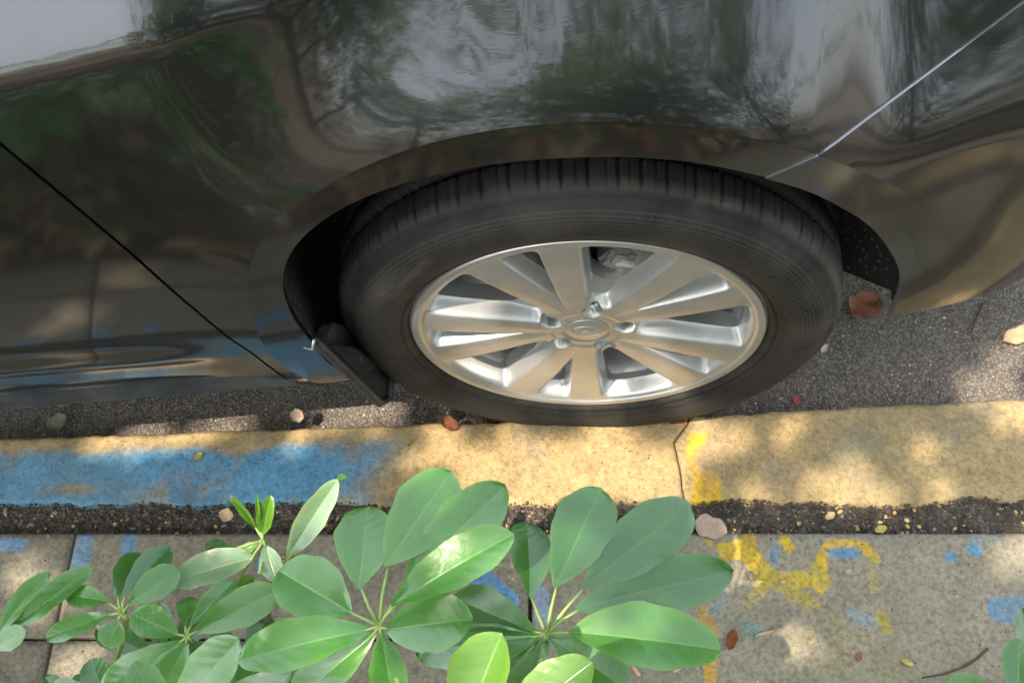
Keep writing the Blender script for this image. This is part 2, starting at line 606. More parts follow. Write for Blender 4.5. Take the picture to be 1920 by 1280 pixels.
# paving slabs
pave = empty('pavement', (0, 0, 0), kind='structure')
YEL_P = (0.56, 0.37, 0.03)
YEL_F = (0.42, 0.33, 0.06)
BLU_P = (0.12, 0.24, 0.36)


def pz(px, py):
    p = at_z(px, py, PZ)
    return (p[0], p[1])


def seg_d(p, a, b):
    ax, ay = a
    bx, by = b
    dx, dy = bx - ax, by - ay
    t_ = max(0, min(1, ((p[0] - ax) * dx + (p[1] - ay) * dy) / (dx * dx + dy * dy + 1e-12)))
    return math.hypot(p[0] - ax - t_ * dx, p[1] - ay - t_ * dy)


# old painted strokes on the paving, as polylines of points on the slab: (points, half width, colour, cover)
STROKES = [
    ([(1362, 1032), (1392, 1028), (1412, 1050), (1434, 1074)], 0.016, YEL_P, 0.95),
    ([(1402, 1010), (1406, 1040)], 0.011, YEL_P, 0.95),
    ([(1434, 1074), (1462, 1088), (1500, 1084), (1545, 1088)], 0.014, (0.50, 0.36, 0.035), 0.66),
    ([(1460, 1090), (1520, 1130)], 0.016, YEL_F, 0.45),
    ([(1330, 1016), (1334, 1020)], 0.006, YEL_P, 0.7),
    ([(1470, 1012), (1478, 1024)], 0.009, YEL_P, 0.85),
    ([(1438, 1028), (1439, 1030)], 0.004, YEL_P, 0.8),
    ([(1538, 1100), (1540, 1045), (1556, 1024), (1585, 1018), (1615, 1024), (1638, 1044)], 0.0095, YEL_P, 0.86),
    ([(1545, 1095), (1528, 1062)], 0.010, YEL_F, 0.7),
    ([(1642, 1050), (1640, 1110), (1655, 1150), (1668, 1180)], 0.012, YEL_F, 0.50),
    ([(1420, 1070), (1430, 1100), (1405, 1130)], 0.014, YEL_F, 0.48),
    ([(1320, 1140), (1328, 1180), (1334, 1270)], 0.014, (0.46, 0.28, 0.05), 0.50),
    ([(1450, 1022), (1452, 1050)], 0.010, BLU_P, 0.55),
    ([(1560, 1036), (1605, 1038)], 0.010, BLU_P, 0.66),
    ([(1778, 1042), (1786, 1044)], 0.012, BLU_P, 0.60),
    ([(1825, 1030), (1832, 1034)], 0.012, BLU_P, 0.60),
    ([(1872, 1145), (1940, 1135)], 0.020, BLU_P, 0.62),
    ([(1400, 1176), (1420, 1182)], 0.014, (0.17, 0.26, 0.24), 0.62),
    ([(1340, 1140), (1350, 1120)], 0.012, (0.20, 0.28, 0.27), 0.55),
    ([(1600, 1150), (1630, 1165)], 0.014, (0.24, 0.29, 0.28), 0.5),
    ([(0, 1015), (38, 1022)], 0.013, (0.22, 0.36, 0.55), 0.85),
    ([(158, 1008), (150, 1055)], 0.016, (0.20, 0.32, 0.46), 0.82),
    ([(243, 1008), (238, 1048)], 0.014, (0.14, 0.27, 0.44), 0.88),
    ([(500, 1062), (560, 1080)], 0.018, (0.10, 0.24, 0.42), 0.8),
    ([(905, 1085), (955, 1125)], 0.018, (0.10, 0.24, 0.42), 0.85),
    ([(1015, 1110), (1022, 1160)], 0.014, (0.22, 0.29, 0.36), 0.6),
    ([(60, 1118), (110, 1110)], 0.014, (0.38, 0.32, 0.26), 0.6),
]
STROKES = [([pz(*q) for q in pts], w, c, k) for pts, w, c, k in STROKES]


def slab_paint(x, y):
    n1 = vnoise(x, y, 14, 1)
    n2 = vnoise(x, y, 45, 2)
    col = np.array((0.25, 0.225, 0.19))
    cov = 0.0
    # thin blue-green wash along the front edge on the right
    w = 0.45 * sstep(-0.245, -0.205, y) * sstep(0.1, 0.2, x) * (0.7 + n1)
    if w > 0.01:
        col = np.array((0.20, 0.25, 0.25))
        cov = max(cov, min(w, 0.7))
    wx, wy = x + 0.004 * n2 + 0.003 * n1, y + 0.004 * vnoise(x, y, 45, 6)
    g = sstep(0.02, 0.5, vnoise(x, y, 5.5, 21)) * 0.42 * sstep(-0.1, 0.15, x)
    if g > 0.02 and cov < g:
        col, cov = np.array((0.30, 0.255, 0.10)), g
    g = sstep(0.15, 0.5, vnoise(x, y, 6.5, 33)) * 0.45 * sstep(-0.05, 0.15, x)
    if g > 0.02 and cov < g:
        col, cov = np.array((0.21, 0.26, 0.21)), g
    for pts, hw, c, k in STROKES:
        d = 9
        if len(pts) == 1:
            d = math.hypot(wx - pts[0][0], wy - pts[0][1])
        else:
            for a_, b_ in zip(pts, pts[1:]):
                d = min(d, seg_d((wx, wy), a_, b_))
        s = float(sstep(hw + 0.004, hw - 0.005, d)) * (k + 0.06 + 0.30 * n1 + 0.15 * n2)
        if s > 0.02:
            f = min(1, s / max(0.05, max(cov, s)))
            col = col * (1 - f) + np.array(c) * f
            cov = max(cov, min(1, s))
    return (*np.clip(col, 0, 1), cov)


def slab(x0b, x0f, x1b, x1f, y0, y1, step=0.006):
    """one paving slab; x..b at the back (y0) edge, x..f at the front (y1) edge"""
    nx = max(8, int((x1f - x0f) / step))
    ny = max(6, int((y1 - y0) / step))
    vs, fs, cs = [], [], []
    for j in range(ny + 1):
        v = j / ny
        xa = x0b + (x0f - x0b) * v
        xb = x1b + (x1f - x1b) * v
        for i in range(nx + 1):
            u = i / nx
            x = xa + (xb - xa) * u
            y = y0 + (y1 - y0) * v
            d = min(min(u, 1 - u) * (xb - xa), min(v, 1 - v) * (y1 - y0))
            z = PZ - 0.0025 * max(0, 1 - d / 0.006) ** 2 + 0.0008 * vnoise(x, y, 9, 3) + 0.0004 * vnoise(x, y, 50, 3)
            y += 0.0014 * vnoise(x, y, 40, 9) * max(0, 1 - d / 0.02)
            vs.append((x, y, z))
            cs.append(slab_paint(x, y))
    W_ = nx + 1
    for j in range(ny):
        for i in range(nx):
            fs.append((j * W_ + i, j * W_ + i + 1, (j + 1) * W_ + i + 1, (j + 1) * W_ + i))
    ring = [i for i in range(W_)] + [j * W_ + nx for j in range(1, ny + 1)] + [ny * W_ + i for i in range(nx - 1, -1, -1)] + [j * W_ for j in range(ny - 1, 0, -1)]
    base = len(vs)
    for r in ring:
        x, y, z = vs[r]
        vs.append((x, y, 0.0))
        cs.append(cs[r])
    n = len(ring)
    for k in range(n):
        fs.append((ring[k], base + k, base + (k + 1) % n, ring[(k + 1) % n]))
    o = mesh_obj('paving_slab', vs, fs, M_SLAB, parent=pave)
    set_color(o, cs)


sheet('paving_bed', -2.2, 2.2, -0.46, YS1 - 0.004, 0.038, M_SOIL, 60, 12, lambda x, y: 0.003 * vnoise(x, y, 30), kind='structure')
slab(-1.6, -1.6, -0.789, -0.786, -0.357, YS1, 0.012)
slab(-0.784, -0.781, -0.080, -0.078, -0.357, YS1)
slab(-1.6, -1.6, -0.793, -0.791, -0.450, -0.362, 0.012)
slab(-0.787, -0.785, -0.080, -0.080, -0.450, -0.362, 0.008)
slab(-0.074, -0.073, 0.80, 0.80, -0.450, YS1)
slab(0.806, 0.806, 1.7, 1.7, -0.450, YS1, 0.012)
sheet('planting_bed', -3.5, 3.5, -2.6, -0.457, 0.04, M_SOIL, 120, 60, lambda x, y: 0.012 * vnoise(x, y, 7) + 0.006 * vnoise(x, y, 25), kind='structure')

# ------------------------------------------------------------------ car
YAW = math.radians(5.2)
car = empty('car', (0, 0, 0), YAW,
            label='dark grey parked car with silver alloy wheel beside the painted kerb', cat='car')
CINV = Matrix.Rotation(-YAW, 4, 'Z')


def c_local(p):
    return CINV @ Vector(p)


ACX, ACZ = 0.004, 0.378                       # wheel arch centre in the body side


def tuck(z):
    return 0.185 * softplus(0.47 - z, 0.025) + 0.3 * softplus(0.222 - z, 0.008)


def base_y(x, z):
    """body side without the flare: leans in under the doors, turns in at the nose"""
    y = -0.012 + tuck(z) * (1 - 0.92 * sstep(0.10, 0.36, x)) - 0.006 * np.sin((z - 0.45) * 5.0) * sstep(0.45, 0.6, z)
    y = y + 0.16 * (softplus(z - 0.36, 0.02) - softplus(z - 0.62, 0.02)) * sstep(0.10, 0.48, x)
    tt = np.clip((x - 0.28) / 0.79, 0, 0.995)
    return y + 0.95 * (1 - (1 - tt ** 2.5) ** (1 / 2.5))


def base_hit(px, py, off=-0.018):
    """where a sight line meets the flare plane: (x, height) in the side view"""
    y = -0.03
    for _ in range(30):
        d = ray(px, py)
        cl = CINV @ Vector(CAM)
        dl = CINV @ Vector(d)
        k = (y - cl.y) / dl.y
        p = cl + dl * k
        y = 0.5 * y + 0.5 * (float(base_y(np.array([p.x]), np.array([p.z]))[0]) + off)
    return p.x, p.z


def polar_fun(pts, lo=None, hi=None):
    q = []
    for px, py in pts:
        x, z = base_hit(px, py)
        q.append((math.atan2(z - ACZ, x - ACX), math.hypot(x - ACX, z - ACZ)))
    th = np.array([a for a, r in q])
    th = np.where(th < -math.pi / 2, th + 2 * math.pi, th)
    rr_ = np.array([r for a, r in q])
    o_ = np.argsort(th)
    th, rr_ = th[o_], rr_[o_]
    tg = np.linspace(-math.pi / 2, 1.5 * math.pi, 721)
    rg = np.interp(tg, th, rr_)
    ker = np.exp(-(np.arange(-40, 41) / 14.0) ** 2)
    ker /= ker.sum()
    rp = np.convolve(np.pad(rg, 40, mode='edge'), ker, mode='valid')

    def fun(x, z):
        a_ = np.arctan2(z - ACZ, x - ACX)
        a_ = np.where(a_ < -math.pi / 2, a_ + 2 * math.pi, a_)
        return np.interp(a_, tg, rp)
    return fun


LIP_R = polar_fun([(592, 645), (548, 590), (528, 530), (534, 490), (560, 450), (650, 385), (800, 335), (950, 310), (1130, 300), (1300, 308), (1450, 340),
                   (1580, 400), (1660, 470), (1690, 520), (1697, 566)])
BAND_R = polar_fun([(520, 672), (480, 600), (462, 545), (466, 500), (495, 440), (600, 355), (750, 283), (950, 240), (1150, 228), (1350, 247), (1500, 282), (1620, 330), (1740, 430), (1800, 520)])


def lip_f(x, v):
    return np.hypot(x - ACX, v - ACZ) - LIP_R(x, v)


def band_f(x, v):
    return np.hypot(x - ACX, v - ACZ) - BAND_R(x, v)


_zx = np.linspace(-0.7, 0.7, 281)
_zb = np.full_like(_zx, 0.0)
for _i, _x in enumerate(_zx):
    _zz = np.linspace(0.40, 1.0, 601)
    _in = band_f(np.full_like(_zz, _x), _zz) < 0
    _zb[_i] = _zz[_in].max() if _in.any() else 0.55


def side0(x, z):
    """body side with flare and fender top, without the shoulder crease"""
    d = np.clip(band_f(x, z), 0, None)
    y = base_y(x, z)
    y = y - 0.010 * np.exp(-((z - (0.40 + 0.03 * x)) / 0.030) ** 2) * sstep(-0.46, -0.62, x)   # lower door swage
    s = sstep(-0.42, -0.10, x) * (1 - 0.62 * sstep(0.08, 0.75, x))
    zb = 0.70 + softplus(np.interp(x, _zx, _zb) - 0.70, 0.02)
    y = y + 0.92 * s * (softplus(z - zb - 0.012, 0.016) - softplus(-0.012, 0.016)) * (z > zb)   # fender rolls in to the bonnet
    fade = 1 - sstep(0.16, 0.56, x)      # the flare dies out on the bumper
    y = y + 0.045 * np.clip(-band_f(x, z), 0, 0.12) * fade               # flare face leans under towards its lip
    return y - 0.018 * np.exp(-d / 0.085) * fade


def skin_hit(px, py):
    cl = CINV @ Vector(CAM)
    dl = CINV @ Vector(ray(px, py))
    y = 0.0
    for _ in range(60):
        p = cl + dl * ((y - cl.y) / dl.y)
        y = 0.7 * y + 0.3 * float(side0(np.array([p.x]), np.array([p.z]))[0])
    return p.x, p.z


CRE = [skin_hit(px, py) for px, py in ((-300, 215), (0, 152), (130, 122), (250, 90), (380, 45), (505, 0))]


def side_y(x, z):
    """how far in (+y) the body skin lies at a point of the side view; numpy arrays"""
    y = side0(x, z)
    zc = np.interp(x, [c[0] for c in CRE], [c[1] for c in CRE])
    zc = zc + np.clip(x - CRE[-1][0], 0, None) * 0.30
    y = y + 0.78 * softplus(z - zc, 0.004) * sstep(0.0, -0.28, x)              # shoulder crease
    return y


VT = 1.0


def skin(x, v):
    x = np.asarray(x, float)
    v = np.asarray(v, float)
    z = np.minimum(v, VT)
    y = side_y(x, z)
    m = (side_y(x, np.full_like(x, VT)) - side_y(x, np.full_like(x, VT - 0.004))) / 0.004
    u = np.maximum(v - VT, 0)
    e = 0.15 * (1 - np.exp(-u / 0.15))
    z = z + e + 0.02 * u
    y = y + m * e + (u - e)
    return np.stack([x, y, z], -1)


def grid2(xs, vs_):
    P = np.array([(x, v) for v in vs_ for x in xs])
    n = len(xs)
    F = [(j * n + i, j * n + i + 1, (j + 1) * n + i + 1, (j + 1) * n + i) for j in range(len(vs_) - 1) for i in range(n - 1)]
    return P, F


def clip2(P, F, fun):
    """keep the part of a flat mesh where fun(x, v) >= 0"""
    val = fun(P[:, 0], P[:, 1])
    newP = list(map(tuple, P))
    cache = {}
    out = []
    for f in F:
        fv = [val[i] for i in f]
        if min(fv) >= 0:
            out.append(f)
            continue
        if max(fv) < 0:
            continue
        g = []
        for k in range(len(f)):
            a_, b_ = f[k], f[(k + 1) % len(f)]
            va_, vb_ = val[a_], val[b_]
            if va_ >= 0:
                g.append(a_)
            if (va_ >= 0) != (vb_ >= 0):
                key = (min(a_, b_), max(a_, b_))
                if key not in cache:
                    lo, hi = 0.0, 1.0
                    pa, pb = P[a_], P[b_]
                    tt_ = va_ / (va_ - vb_)
                    q = pa + (pb - pa) * tt_
                    for _ in range(3):
                        fq = float(fun(np.array([q[0]]), np.array([q[1]]))[0])
                        if va_ >= 0:
                            if fq >= 0:
                                lo = tt_
                            else:
                                hi = tt_
                        else:
                            if fq >= 0:
                                hi = tt_
                            else:
                                lo = tt_
                        # secant refine
                        va2, vb2 = (va_, vb_)
                        step_ = fq / (va_ - vb_)
                        tt_ = min(1.0, max(0.0, tt_ + step_))
                        q = pa + (pb - pa) * tt_
                    cache[key] = len(newP)
                    newP.append(tuple(q))
                g.append(cache[key])
        if len(g) >= 3:
            out.append(tuple(g))
    used = sorted({i for f in out for i in f})
    remap = {o_: n_ for n_, o_ in enumerate(used)}
    return np.array([newP[i] for i in used]), [tuple(remap[i] for i in f) for f in out]


def panel(name, funs, mat, xs, vs_, lift=0.0, depth=0.010, label=None, edge_mat=None):
    """a body panel: flat mesh clipped by its outline, split along the flare edge, bent onto the skin, edges turned in"""
    verts, faces, emats = [], [], []
    for part_fun in (lambda x, v: band_f(x, v), lambda x, v: -band_f(x, v)):
        P, F = grid2(xs, vs_)
        P, F = clip2(P, F, lip_f)
        for fn in funs:
            if len(F):
                P, F = clip2(P, F, fn)
        if len(F):
            P, F = clip2(P, F, part_fun)
        if not len(F):
            continue
        S = skin(P[:, 0], P[:, 1])
        S[:, 1] -= lift
        base = len(verts)
        verts += [tuple(p) for p in S]
        ec = {}
        for f in F:
            for k in range(len(f)):
                e = (f[k], f[(k + 1) % len(f)])
                ec[tuple(sorted(e))] = ec.get(tuple(sorted(e)), []) + [e]
            faces.append(tuple(base + i for i in f))
            emats.append(0)
        inn = {}
        for k, l_ in ec.items():
            if len(l_) == 1:
                a_, b_ = l_[0]
                for q in (a_, b_):
                    if q not in inn:
                        # duplicate rim vertex so the edge stays crisp
                        p = S[q]
                        verts.append(tuple(p))
                        verts.append((p[0], p[1] + depth, p[2] - 0.25 * depth * (P[q][1] > 0.8)))
                        inn[q] = len(verts) - 2
                faces.append((inn[b_], inn[a_], inn[a_] + 1, inn[b_] + 1))
                emats.append(1)
    o = mesh_obj(name, verts, faces, mat, parent=car, label=label)
    if edge_mat:
        o.data.materials.append(edge_mat)
        o.data.polygons.foreach_set('material_index', emats)
    return o


def pl_x(pts):
    vv, xx = zip(*sorted((p[1], p[0]) for p in pts))
    return lambda v: np.interp(v, vv, xx)


# seams as lines in the side view (x, height)
_d = [base_hit(px, py, 0.0) for px, py in ((530, 690), (470, 643), (250, 472), (120, 366), (0, 268))]
SEAM_DOOR = pl_x([(_d[0][0] + 0.012, 0.19)] + _d + [(_d[-1][0] - 0.03, 1.0), (_d[-1][0] - 0.05, 2.0)])
_s = [base_hit(1436, 334), base_hit(1532, 290)]
_s = [(_s[0][0] - 0.06, _s[0][1] - 0.11)] + _s + [skin_hit(q, 290 - (q - 1532) * 290 / 388) for q in range(1560, 2000, 30)]
_s = [(_s[0][0] - 0.001, -1.0)] + _s
_s += [(_s[-1][0] + 0.3, _s[-1][1] + 0.36), (1.2, 2.0)]
SEAM_V = lambda x: np.interp(x, [q[0] for q in _s], [q[1] for q in _s])
print('seam', _s, 'door', _d, 'crease', CRE)
XS = np.concatenate([np.arange(-2.4, -1.2, 0.05), np.arange(-1.2, 0.72, 0.011), np.arange(0.72, 1.066, 0.012)])
VS = np.concatenate([np.arange(0.180, 1.06, 0.011), np.arange(1.06, 2.0, 0.04)])
SILL = lambda x: 0.215 + 0.02 * sstep(-0.9, -0.4, x)
f_sill = lambda x, v: v - np.where(x < 0.15, 0.187, 0.350 - 0.14 * np.clip(x - 0.38, 0, 0.24))
panel('front_door', [f_sill, lambda x, v: SEAM_DOOR(v) - 0.0022 - x], M_PAINT, XS[XS < -0.35], VS)
panel('front_fender', [f_sill, lambda x, v: x - SEAM_DOOR(v) - 0.0022, lambda x, v: v - SEAM_V(x) - 0.0012], M_PAINT, XS[(XS > -0.72) & (XS < 0.95)], VS)
panel('front_bumper', [f_sill, lambda x, v: SEAM_V(x) - 0.0012 - v], M_PAINT, XS[XS > 0.05], VS,
      lift=0.0022, depth=0.012, edge_mat=M_SEAM_GLINT)
# dark backing seen through the panel gaps
for side in ('rear', 'front'):
    bm = bmesh.new()
    prev = None
    for k in np.linspace(0, 1, 48):
        if side == 'rear':
            v = 0.23 + 0.9 * k
            ends = [(float(SEAM_DOOR(v)) + dx, v) for dx in (-0.016, 0.016)]
        else:
            x = 0.175 + 0.42 * k
            v = float(SEAM_V(x))
            ends = [(x - 0.011, v + 0.012), (x + 0.011, v - 0.012)]
        row = []
        for e in ends:
            p = skin(np.array([e[0]]), np.array([e[1]]))[0]
            row.append(bm.verts.new((p[0], p[1] + 0.0135, p[2])))
        if prev:
            bm.faces.new((prev[0], prev[1], row[1], row[0]))
        prev = row
    bm_obj('seam_backing', bm, M_LINER, parent=car)


# rocker trim strip under the door
bm = bmesh.new()
prev = None
for x in np.linspace(-2.2, -0.392, 60):
    prof = []
    yb = float(side_y(np.array([x]), np.array([0.187]))[0])
    k = 0.002 * sstep(-0.392, -0.44, x)
    for dy, z in ((0.030, 0.185), (0.002 - k, 0.185), (-0.002 - k, 0.181), (-0.002 - k, 0.174), (0.03, 0.170)):
        prof.append(bm.verts.new((x, yb + dy, z)))
    if prev:
        for a_ in range(len(prof) - 1):
            bm.faces.new((prev[a_], prev[a_ + 1], prof[a_ + 1], prof[a_]))
    prev = prof
bm_obj('sill_trim', bm, M_RAIL, sharp=40, parent=car)

# underbody, far side
bm = bmesh.new()
box(bm, (-0.72, 1.02, 0.25), (3.3, 1.30, 0.06))
box(bm, (-1.4, 0.20, 0.24), (1.95, 0.36, 0.05))
box(bm, (-0.75, 1.80, 0.62), (3.3, 0.06, 0.75))
bm_obj('underbody', bm, M_BLACK, smooth=False, parent=car)

# wheel arch liner
bm = bmesh.new()
prof = [(0.004, 0.008), (0.010, 0.04), (0.026, 0.12), (0.022, 0.27), (-0.13, 0.29), (-0.37, 0.29)]
prev = None
for k in range(91):
    a_ = math.radians(-15 + 229 * k / 90)
    clo = -0.055 * float(sstep(28, 4, math.degrees(a_)))
    ca, sa = math.cos(a_), math.sin(a_)
    lr = float(LIP_R(np.array([ACX + ca]), np.array([ACZ + sa]))[0])
    yl = float(base_y(np.array([ACX + lr * ca]), np.array([ACZ + lr * sa]))[0]) - 0.006
    row = []
    for i, (r, y) in enumerate(prof):
        ai = max(a_, math.radians(-4)) if i < 2 else a_
        rr2 = lr + r + (clo if 2 <= i < 4 else 0)
        row.append(bm.verts.new((ACX + rr2 * math.cos(ai), yl + y if i < 2 else y, ACZ + rr2 * math.sin(ai))))
    if prev:
        for i in range(len(row) - 1):
            bm.faces.new((prev[i], row[i], row[i + 1], prev[i + 1]))
    prev = row
bm_obj('arch_liner', bm, M_LINER, parent=car)

# ------------------------------------------------------------------ wheel
WYAW = math.radians(-1.6) - YAW
wheel = empty('wheel', tuple(c_local((0.0, 0.0, 0.3465))), WYAW, parent=car)
RR, TR = 0.246, 0.346


def lathe(prof, n, closed=False):
    vs, fs = [], []
    m = len(prof)
    for k in range(n):
        a_ = 2 * math.pi * k / n
        for r, y in prof:
            vs.append((r * math.cos(a_), y, r * math.sin(a_)))
    for k in range(n):
        k2 = (k + 1) % n
        for i in range(m - 1):
            fs.append((k * m + i, k * m + i + 1, k2 * m + i + 1, k2 * m + i))
    return vs, fs


# tyre: profile r, y with fine sidewall rings, tread grooves cut per angle
prof = [(0.238, 0.022), (0.2415, 0.010), (0.2450, 0.0035), (0.2475, 0.0005), (0.250, -0.0045), (0.2535, -0.0075), (0.256, -0.0078), (0.2575, -0.0066)]
for r in np.arange(0.2595, 0.3285, 0.0016):
    u = (r - 0.2595) / 0.069
    y = -0.0075 - 0.0105 * math.sin(math.pi * min(1, u * 0.92 + 0.05)) ** 0.8 + 0.010 * max(0, u - 0.6) ** 2 / 0.16
    ringy = 0.0006 * (1 if (int((r - 0.2595) / 0.0016) % 3 == 0) else 0) * (1 if 0.15 < u < 0.85 else 0)
    prof.append((r, y - ringy))
prof += [(0.3310, 0.0015), (0.3345, 0.0040), (0.3380, 0.0085), (0.3412, 0.0145), (0.3438, 0.022), (0.3456, 0.031), (0.3466, 0.041),
         (0.3470, 0.046), (0.3372, 0.048), (0.3372, 0.055), (0.3474, 0.057), (0.3480, 0.075), (0.3480, 0.090), (0.3385, 0.092), (0.3385, 0.101),
         (0.3480, 0.103), (0.3480, 0.14), (0.3440, 0.19), (0.335, 0.222), (0.30, 0.235), (0.24, 0.215)]
NT_ = 1080
prng = random.Random(4)
blocks = []
a_ = 0.0
while a_ < NT_ - 9:
    w_ = prng.choice([13, 15, 17, 19])
    blocks.append(int(a_))
    a_ += w_
cut = np.zeros(NT_)
for b in blocks:
    cut[b % NT_] = 1
    cut[(b + 1) % NT_] = 0.7
    h_ = (b + 7) % NT_
    cut[h_] = max(cut[h_], 0.45)
vs, fs, cs = [], [], []
m = len(prof)
for k in range(NT_):
    a_ = 2 * math.pi * k / NT_
    for r, y in prof:
        d = 0.0
        sh = 0
        if r > 0.331 and y < 0.20:
            d = 0.0055 * cut[k] * sstep(0.012, 0.024, y)
        elif 0.318 < r <= 0.331 and y < 0.05:
            d = 0.0
        elif 0.262 < r < 0.320 and y < 0:
            ph = math.degrees(a_)
            seg = (vnoise(math.cos(a_) * 3, math.sin(a_) * 3, 1.6, 2) > 0.12)
            if seg and 0.284 < r < 0.300:
                q = vnoise(ph * 0.9, r * 380, 1.0, 5)
                y -= 0.0008 * (1 if q > 0.18 else 0)
            if 0.318 > r > 0.306 and seg is False:
                y -= 0.0006 * (1 if (k % 4) < 2 else 0)
        rr_ = r - d
        vs.append((rr_ * math.cos(a_), y, rr_ * math.sin(a_)))
        g = float(np.exp(-((r - 0.3395) / 0.0022) ** 2)) * 0.9 * (1 if y < 0.05 else 0) * (1 - cut[k]) * (0.55 + 0.45 * vnoise(math.cos(a_), math.sin(a_), 6, 3))
        ring = 0.30 if (0.268 < r < 0.32 and int((r - 0.2595) / 0.0016) % 3 == 0) else 0
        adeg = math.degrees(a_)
        tan_marks = 0.9 * math.exp(-((adeg - 152) / 9) ** 2 - ((r - 0.302) / 0.016) ** 2) * (0.6 + 0.6 * abs(vnoise(adeg * 0.3, r * 90, 1, 4))) if y < 0.05 else 0  # one tan patch, painted on the upper left of the sidewall
        tan_marks += 0.35 * max(0, vnoise(adeg * 0.06, r * 22, 1, 8)) if y < 0.03 else 0  # plus faint scuffs strewn at random
        sd = min(1, max(g, ring) + tan_marks)
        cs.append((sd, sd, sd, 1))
for k in range(NT_):
    k2 = (k + 1) % NT_
    for i in range(m - 1):
        fs.append((k * m + i, k * m + i + 1, k2 * m + i + 1, k2 * m + i))
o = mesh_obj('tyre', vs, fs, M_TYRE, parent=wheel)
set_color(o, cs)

# alloy rim: face relief over a polar grid, openings clipped out and given walls
SP = []
for k in range(5):
    al = math.radians(80 + 72 * k)
    for s in (-1, 1):
        b0 = np.array([math.cos(al), math.sin(al)]) * 0.045 + np.array([-math.sin(al), math.cos(al)]) * 0.024 * s
        ao = al + math.radians(22.5) * s
        SP.append((b0, np.array([math.cos(ao), math.sin(ao)]) * 0.232))


def face_d(x, z):
    """signed distances: spokes, hub, outer ring (negative inside metal)"""
    ds = np.full_like(x, 9.0)
    for a0, b0 in SP:
        d = b0 - a0
        L = np.hypot(*d)
        d = d / L
        t_ = np.clip((x - a0[0]) * d[0] + (z - a0[1]) * d[1], -0.03, L + .03)
        px_, pz_ = a0[0] + d[0] * t_, a0[1] + d[1] * t_
        hw = 0.0118 + 0.0130 * np.clip(t_ / L, 0, 1) ** 0.8
        ds = np.minimum(ds, np.hypot(x - px_, z - pz_) - hw)
    r = np.hypot(x, z)
    return ds, r - 0.064, 0.226 - r


def smin(a, b, k):
    h_ = np.clip(0.5 + 0.5 * (b - a) / k, 0, 1)
    return b * (1 - h_) + a * h_ - k * h_ * (1 - h_)


def sd_face(x, z):
    a_, b_, c_ = face_d(x, z)
    return smin(smin(a_, b_, 0.012), c_, 0.012)


LUGS = [(0.0535 * math.cos(math.radians(86 + 72 * k)), 0.0535 * math.sin(math.radians(86 + 72 * k))) for k in range(5)]


def open_f(x, z):
    r = np.hypot(x, z)
    th = np.arctan2(z, x)
    big = np.cos(5 * (th - math.radians(80))) > 0
    rw = np.where(big, 0.104, 0.112)
    return smin(sd_face(x, z) - 0.0095, r - rw, 0.022)


def face_y(x, z):
    r = np.hypot(x, z)
    s = sd_face(x, z)
    y = 0.006 - 0.004 * sstep(0.05, 0.20, r)              # slightly dished to the hub
    y = y - 0.0022 * np.clip(-s / 0.014, 0, 1) ** 0.5 * 0.6 * (r > 0.05)
    web = 0.026 - 0.008 * sstep(0.12, 0.06, r)
    y = y + web * sstep(0.0, 0.0105, s)
    for lx, lz in LUGS:                                    # lug pockets
        d = np.hypot(x - lx, z - lz)
        y = np.maximum(y, 0.026 * sstep(0.0165, 0.0128, d))
    y = y + 0.0022 * sstep(0.0345, 0.0330, r) * sstep(0.030, 0.0315, r)    # groove round the cap
    y = y - 0.0035 * sstep(0.229, 0.2335, r) + 0.006 * sstep(0.2425, 0.2465, r)   # rolled lip
    return y


NA = 760
rs = np.concatenate([np.linspace(0.0, 0.026, 5), np.arange(0.0285, 0.2265, 0.0022), np.arange(0.228, 0.2475, 0.0013)])
P = np.array([(r * math.cos(2 * math.pi * k / NA), r * math.sin(2 * math.pi * k / NA)) for r in rs[1:] for k in range(NA)])
F = []
nr = len(rs) - 1
for j in range(nr - 1):
    for k in range(NA):
        k2 = (k + 1) % NA
        F.append((j * NA + k, (j + 1) * NA + k, (j + 1) * NA + k2, j * NA + k2))
P, F = clip2(P, F, lambda x, z: -open_f(x, z))
Y = face_y(P[:, 0], P[:, 1])
verts = [(p[0], y, p[1]) for p, y in zip(P, Y)]
faces = list(F)
ec = {}
for f in F:
    for k in range(len(f)):
        e = (f[k], f[(k + 1) % len(f)])
        ec.setdefault(tuple(sorted(e)), []).append(e)
inn = {}
for key, l_ in ec.items():
    if len(l_) == 1:
        a_, b_ = l_[0]
        if np.hypot(*P[a_]) < 0.02:
            continue
        outer = np.hypot(*P[a_]) > 0.24
        for q in (a_, b_):
            if q not in inn:
                x, y, z = verts[q]
                if outer:
                    verts += [(x, y, z), (x * 0.975, y + 0.02, z * 0.975)]
                else:
                    verts += [(x, y, z), (x * 1.0, y + 0.024, z * 1.0)]
                inn[q] = len(verts) - 2
        faces.append((a_, b_, inn[b_] + 1, inn[a_] + 1) if outer else (inn[a_], inn[b_], inn[b_] + 1, inn[a_] + 1))
# barrel behind the face, in the same casting
bv, bf = lathe([(0.236, 0.012), (0.222, 0.024), (0.214, 0.045), (0.207, 0.075), (0.203, 0.12), (0.205, 0.175), (0.222, 0.20), (0.236, 0.205)], 120)
off = len(verts)
verts += bv
faces += [tuple(off + i for i in f[::-1]) for f in bf]
mesh_obj('alloy_rim', verts, faces, M_ALLOY, parent=wheel)

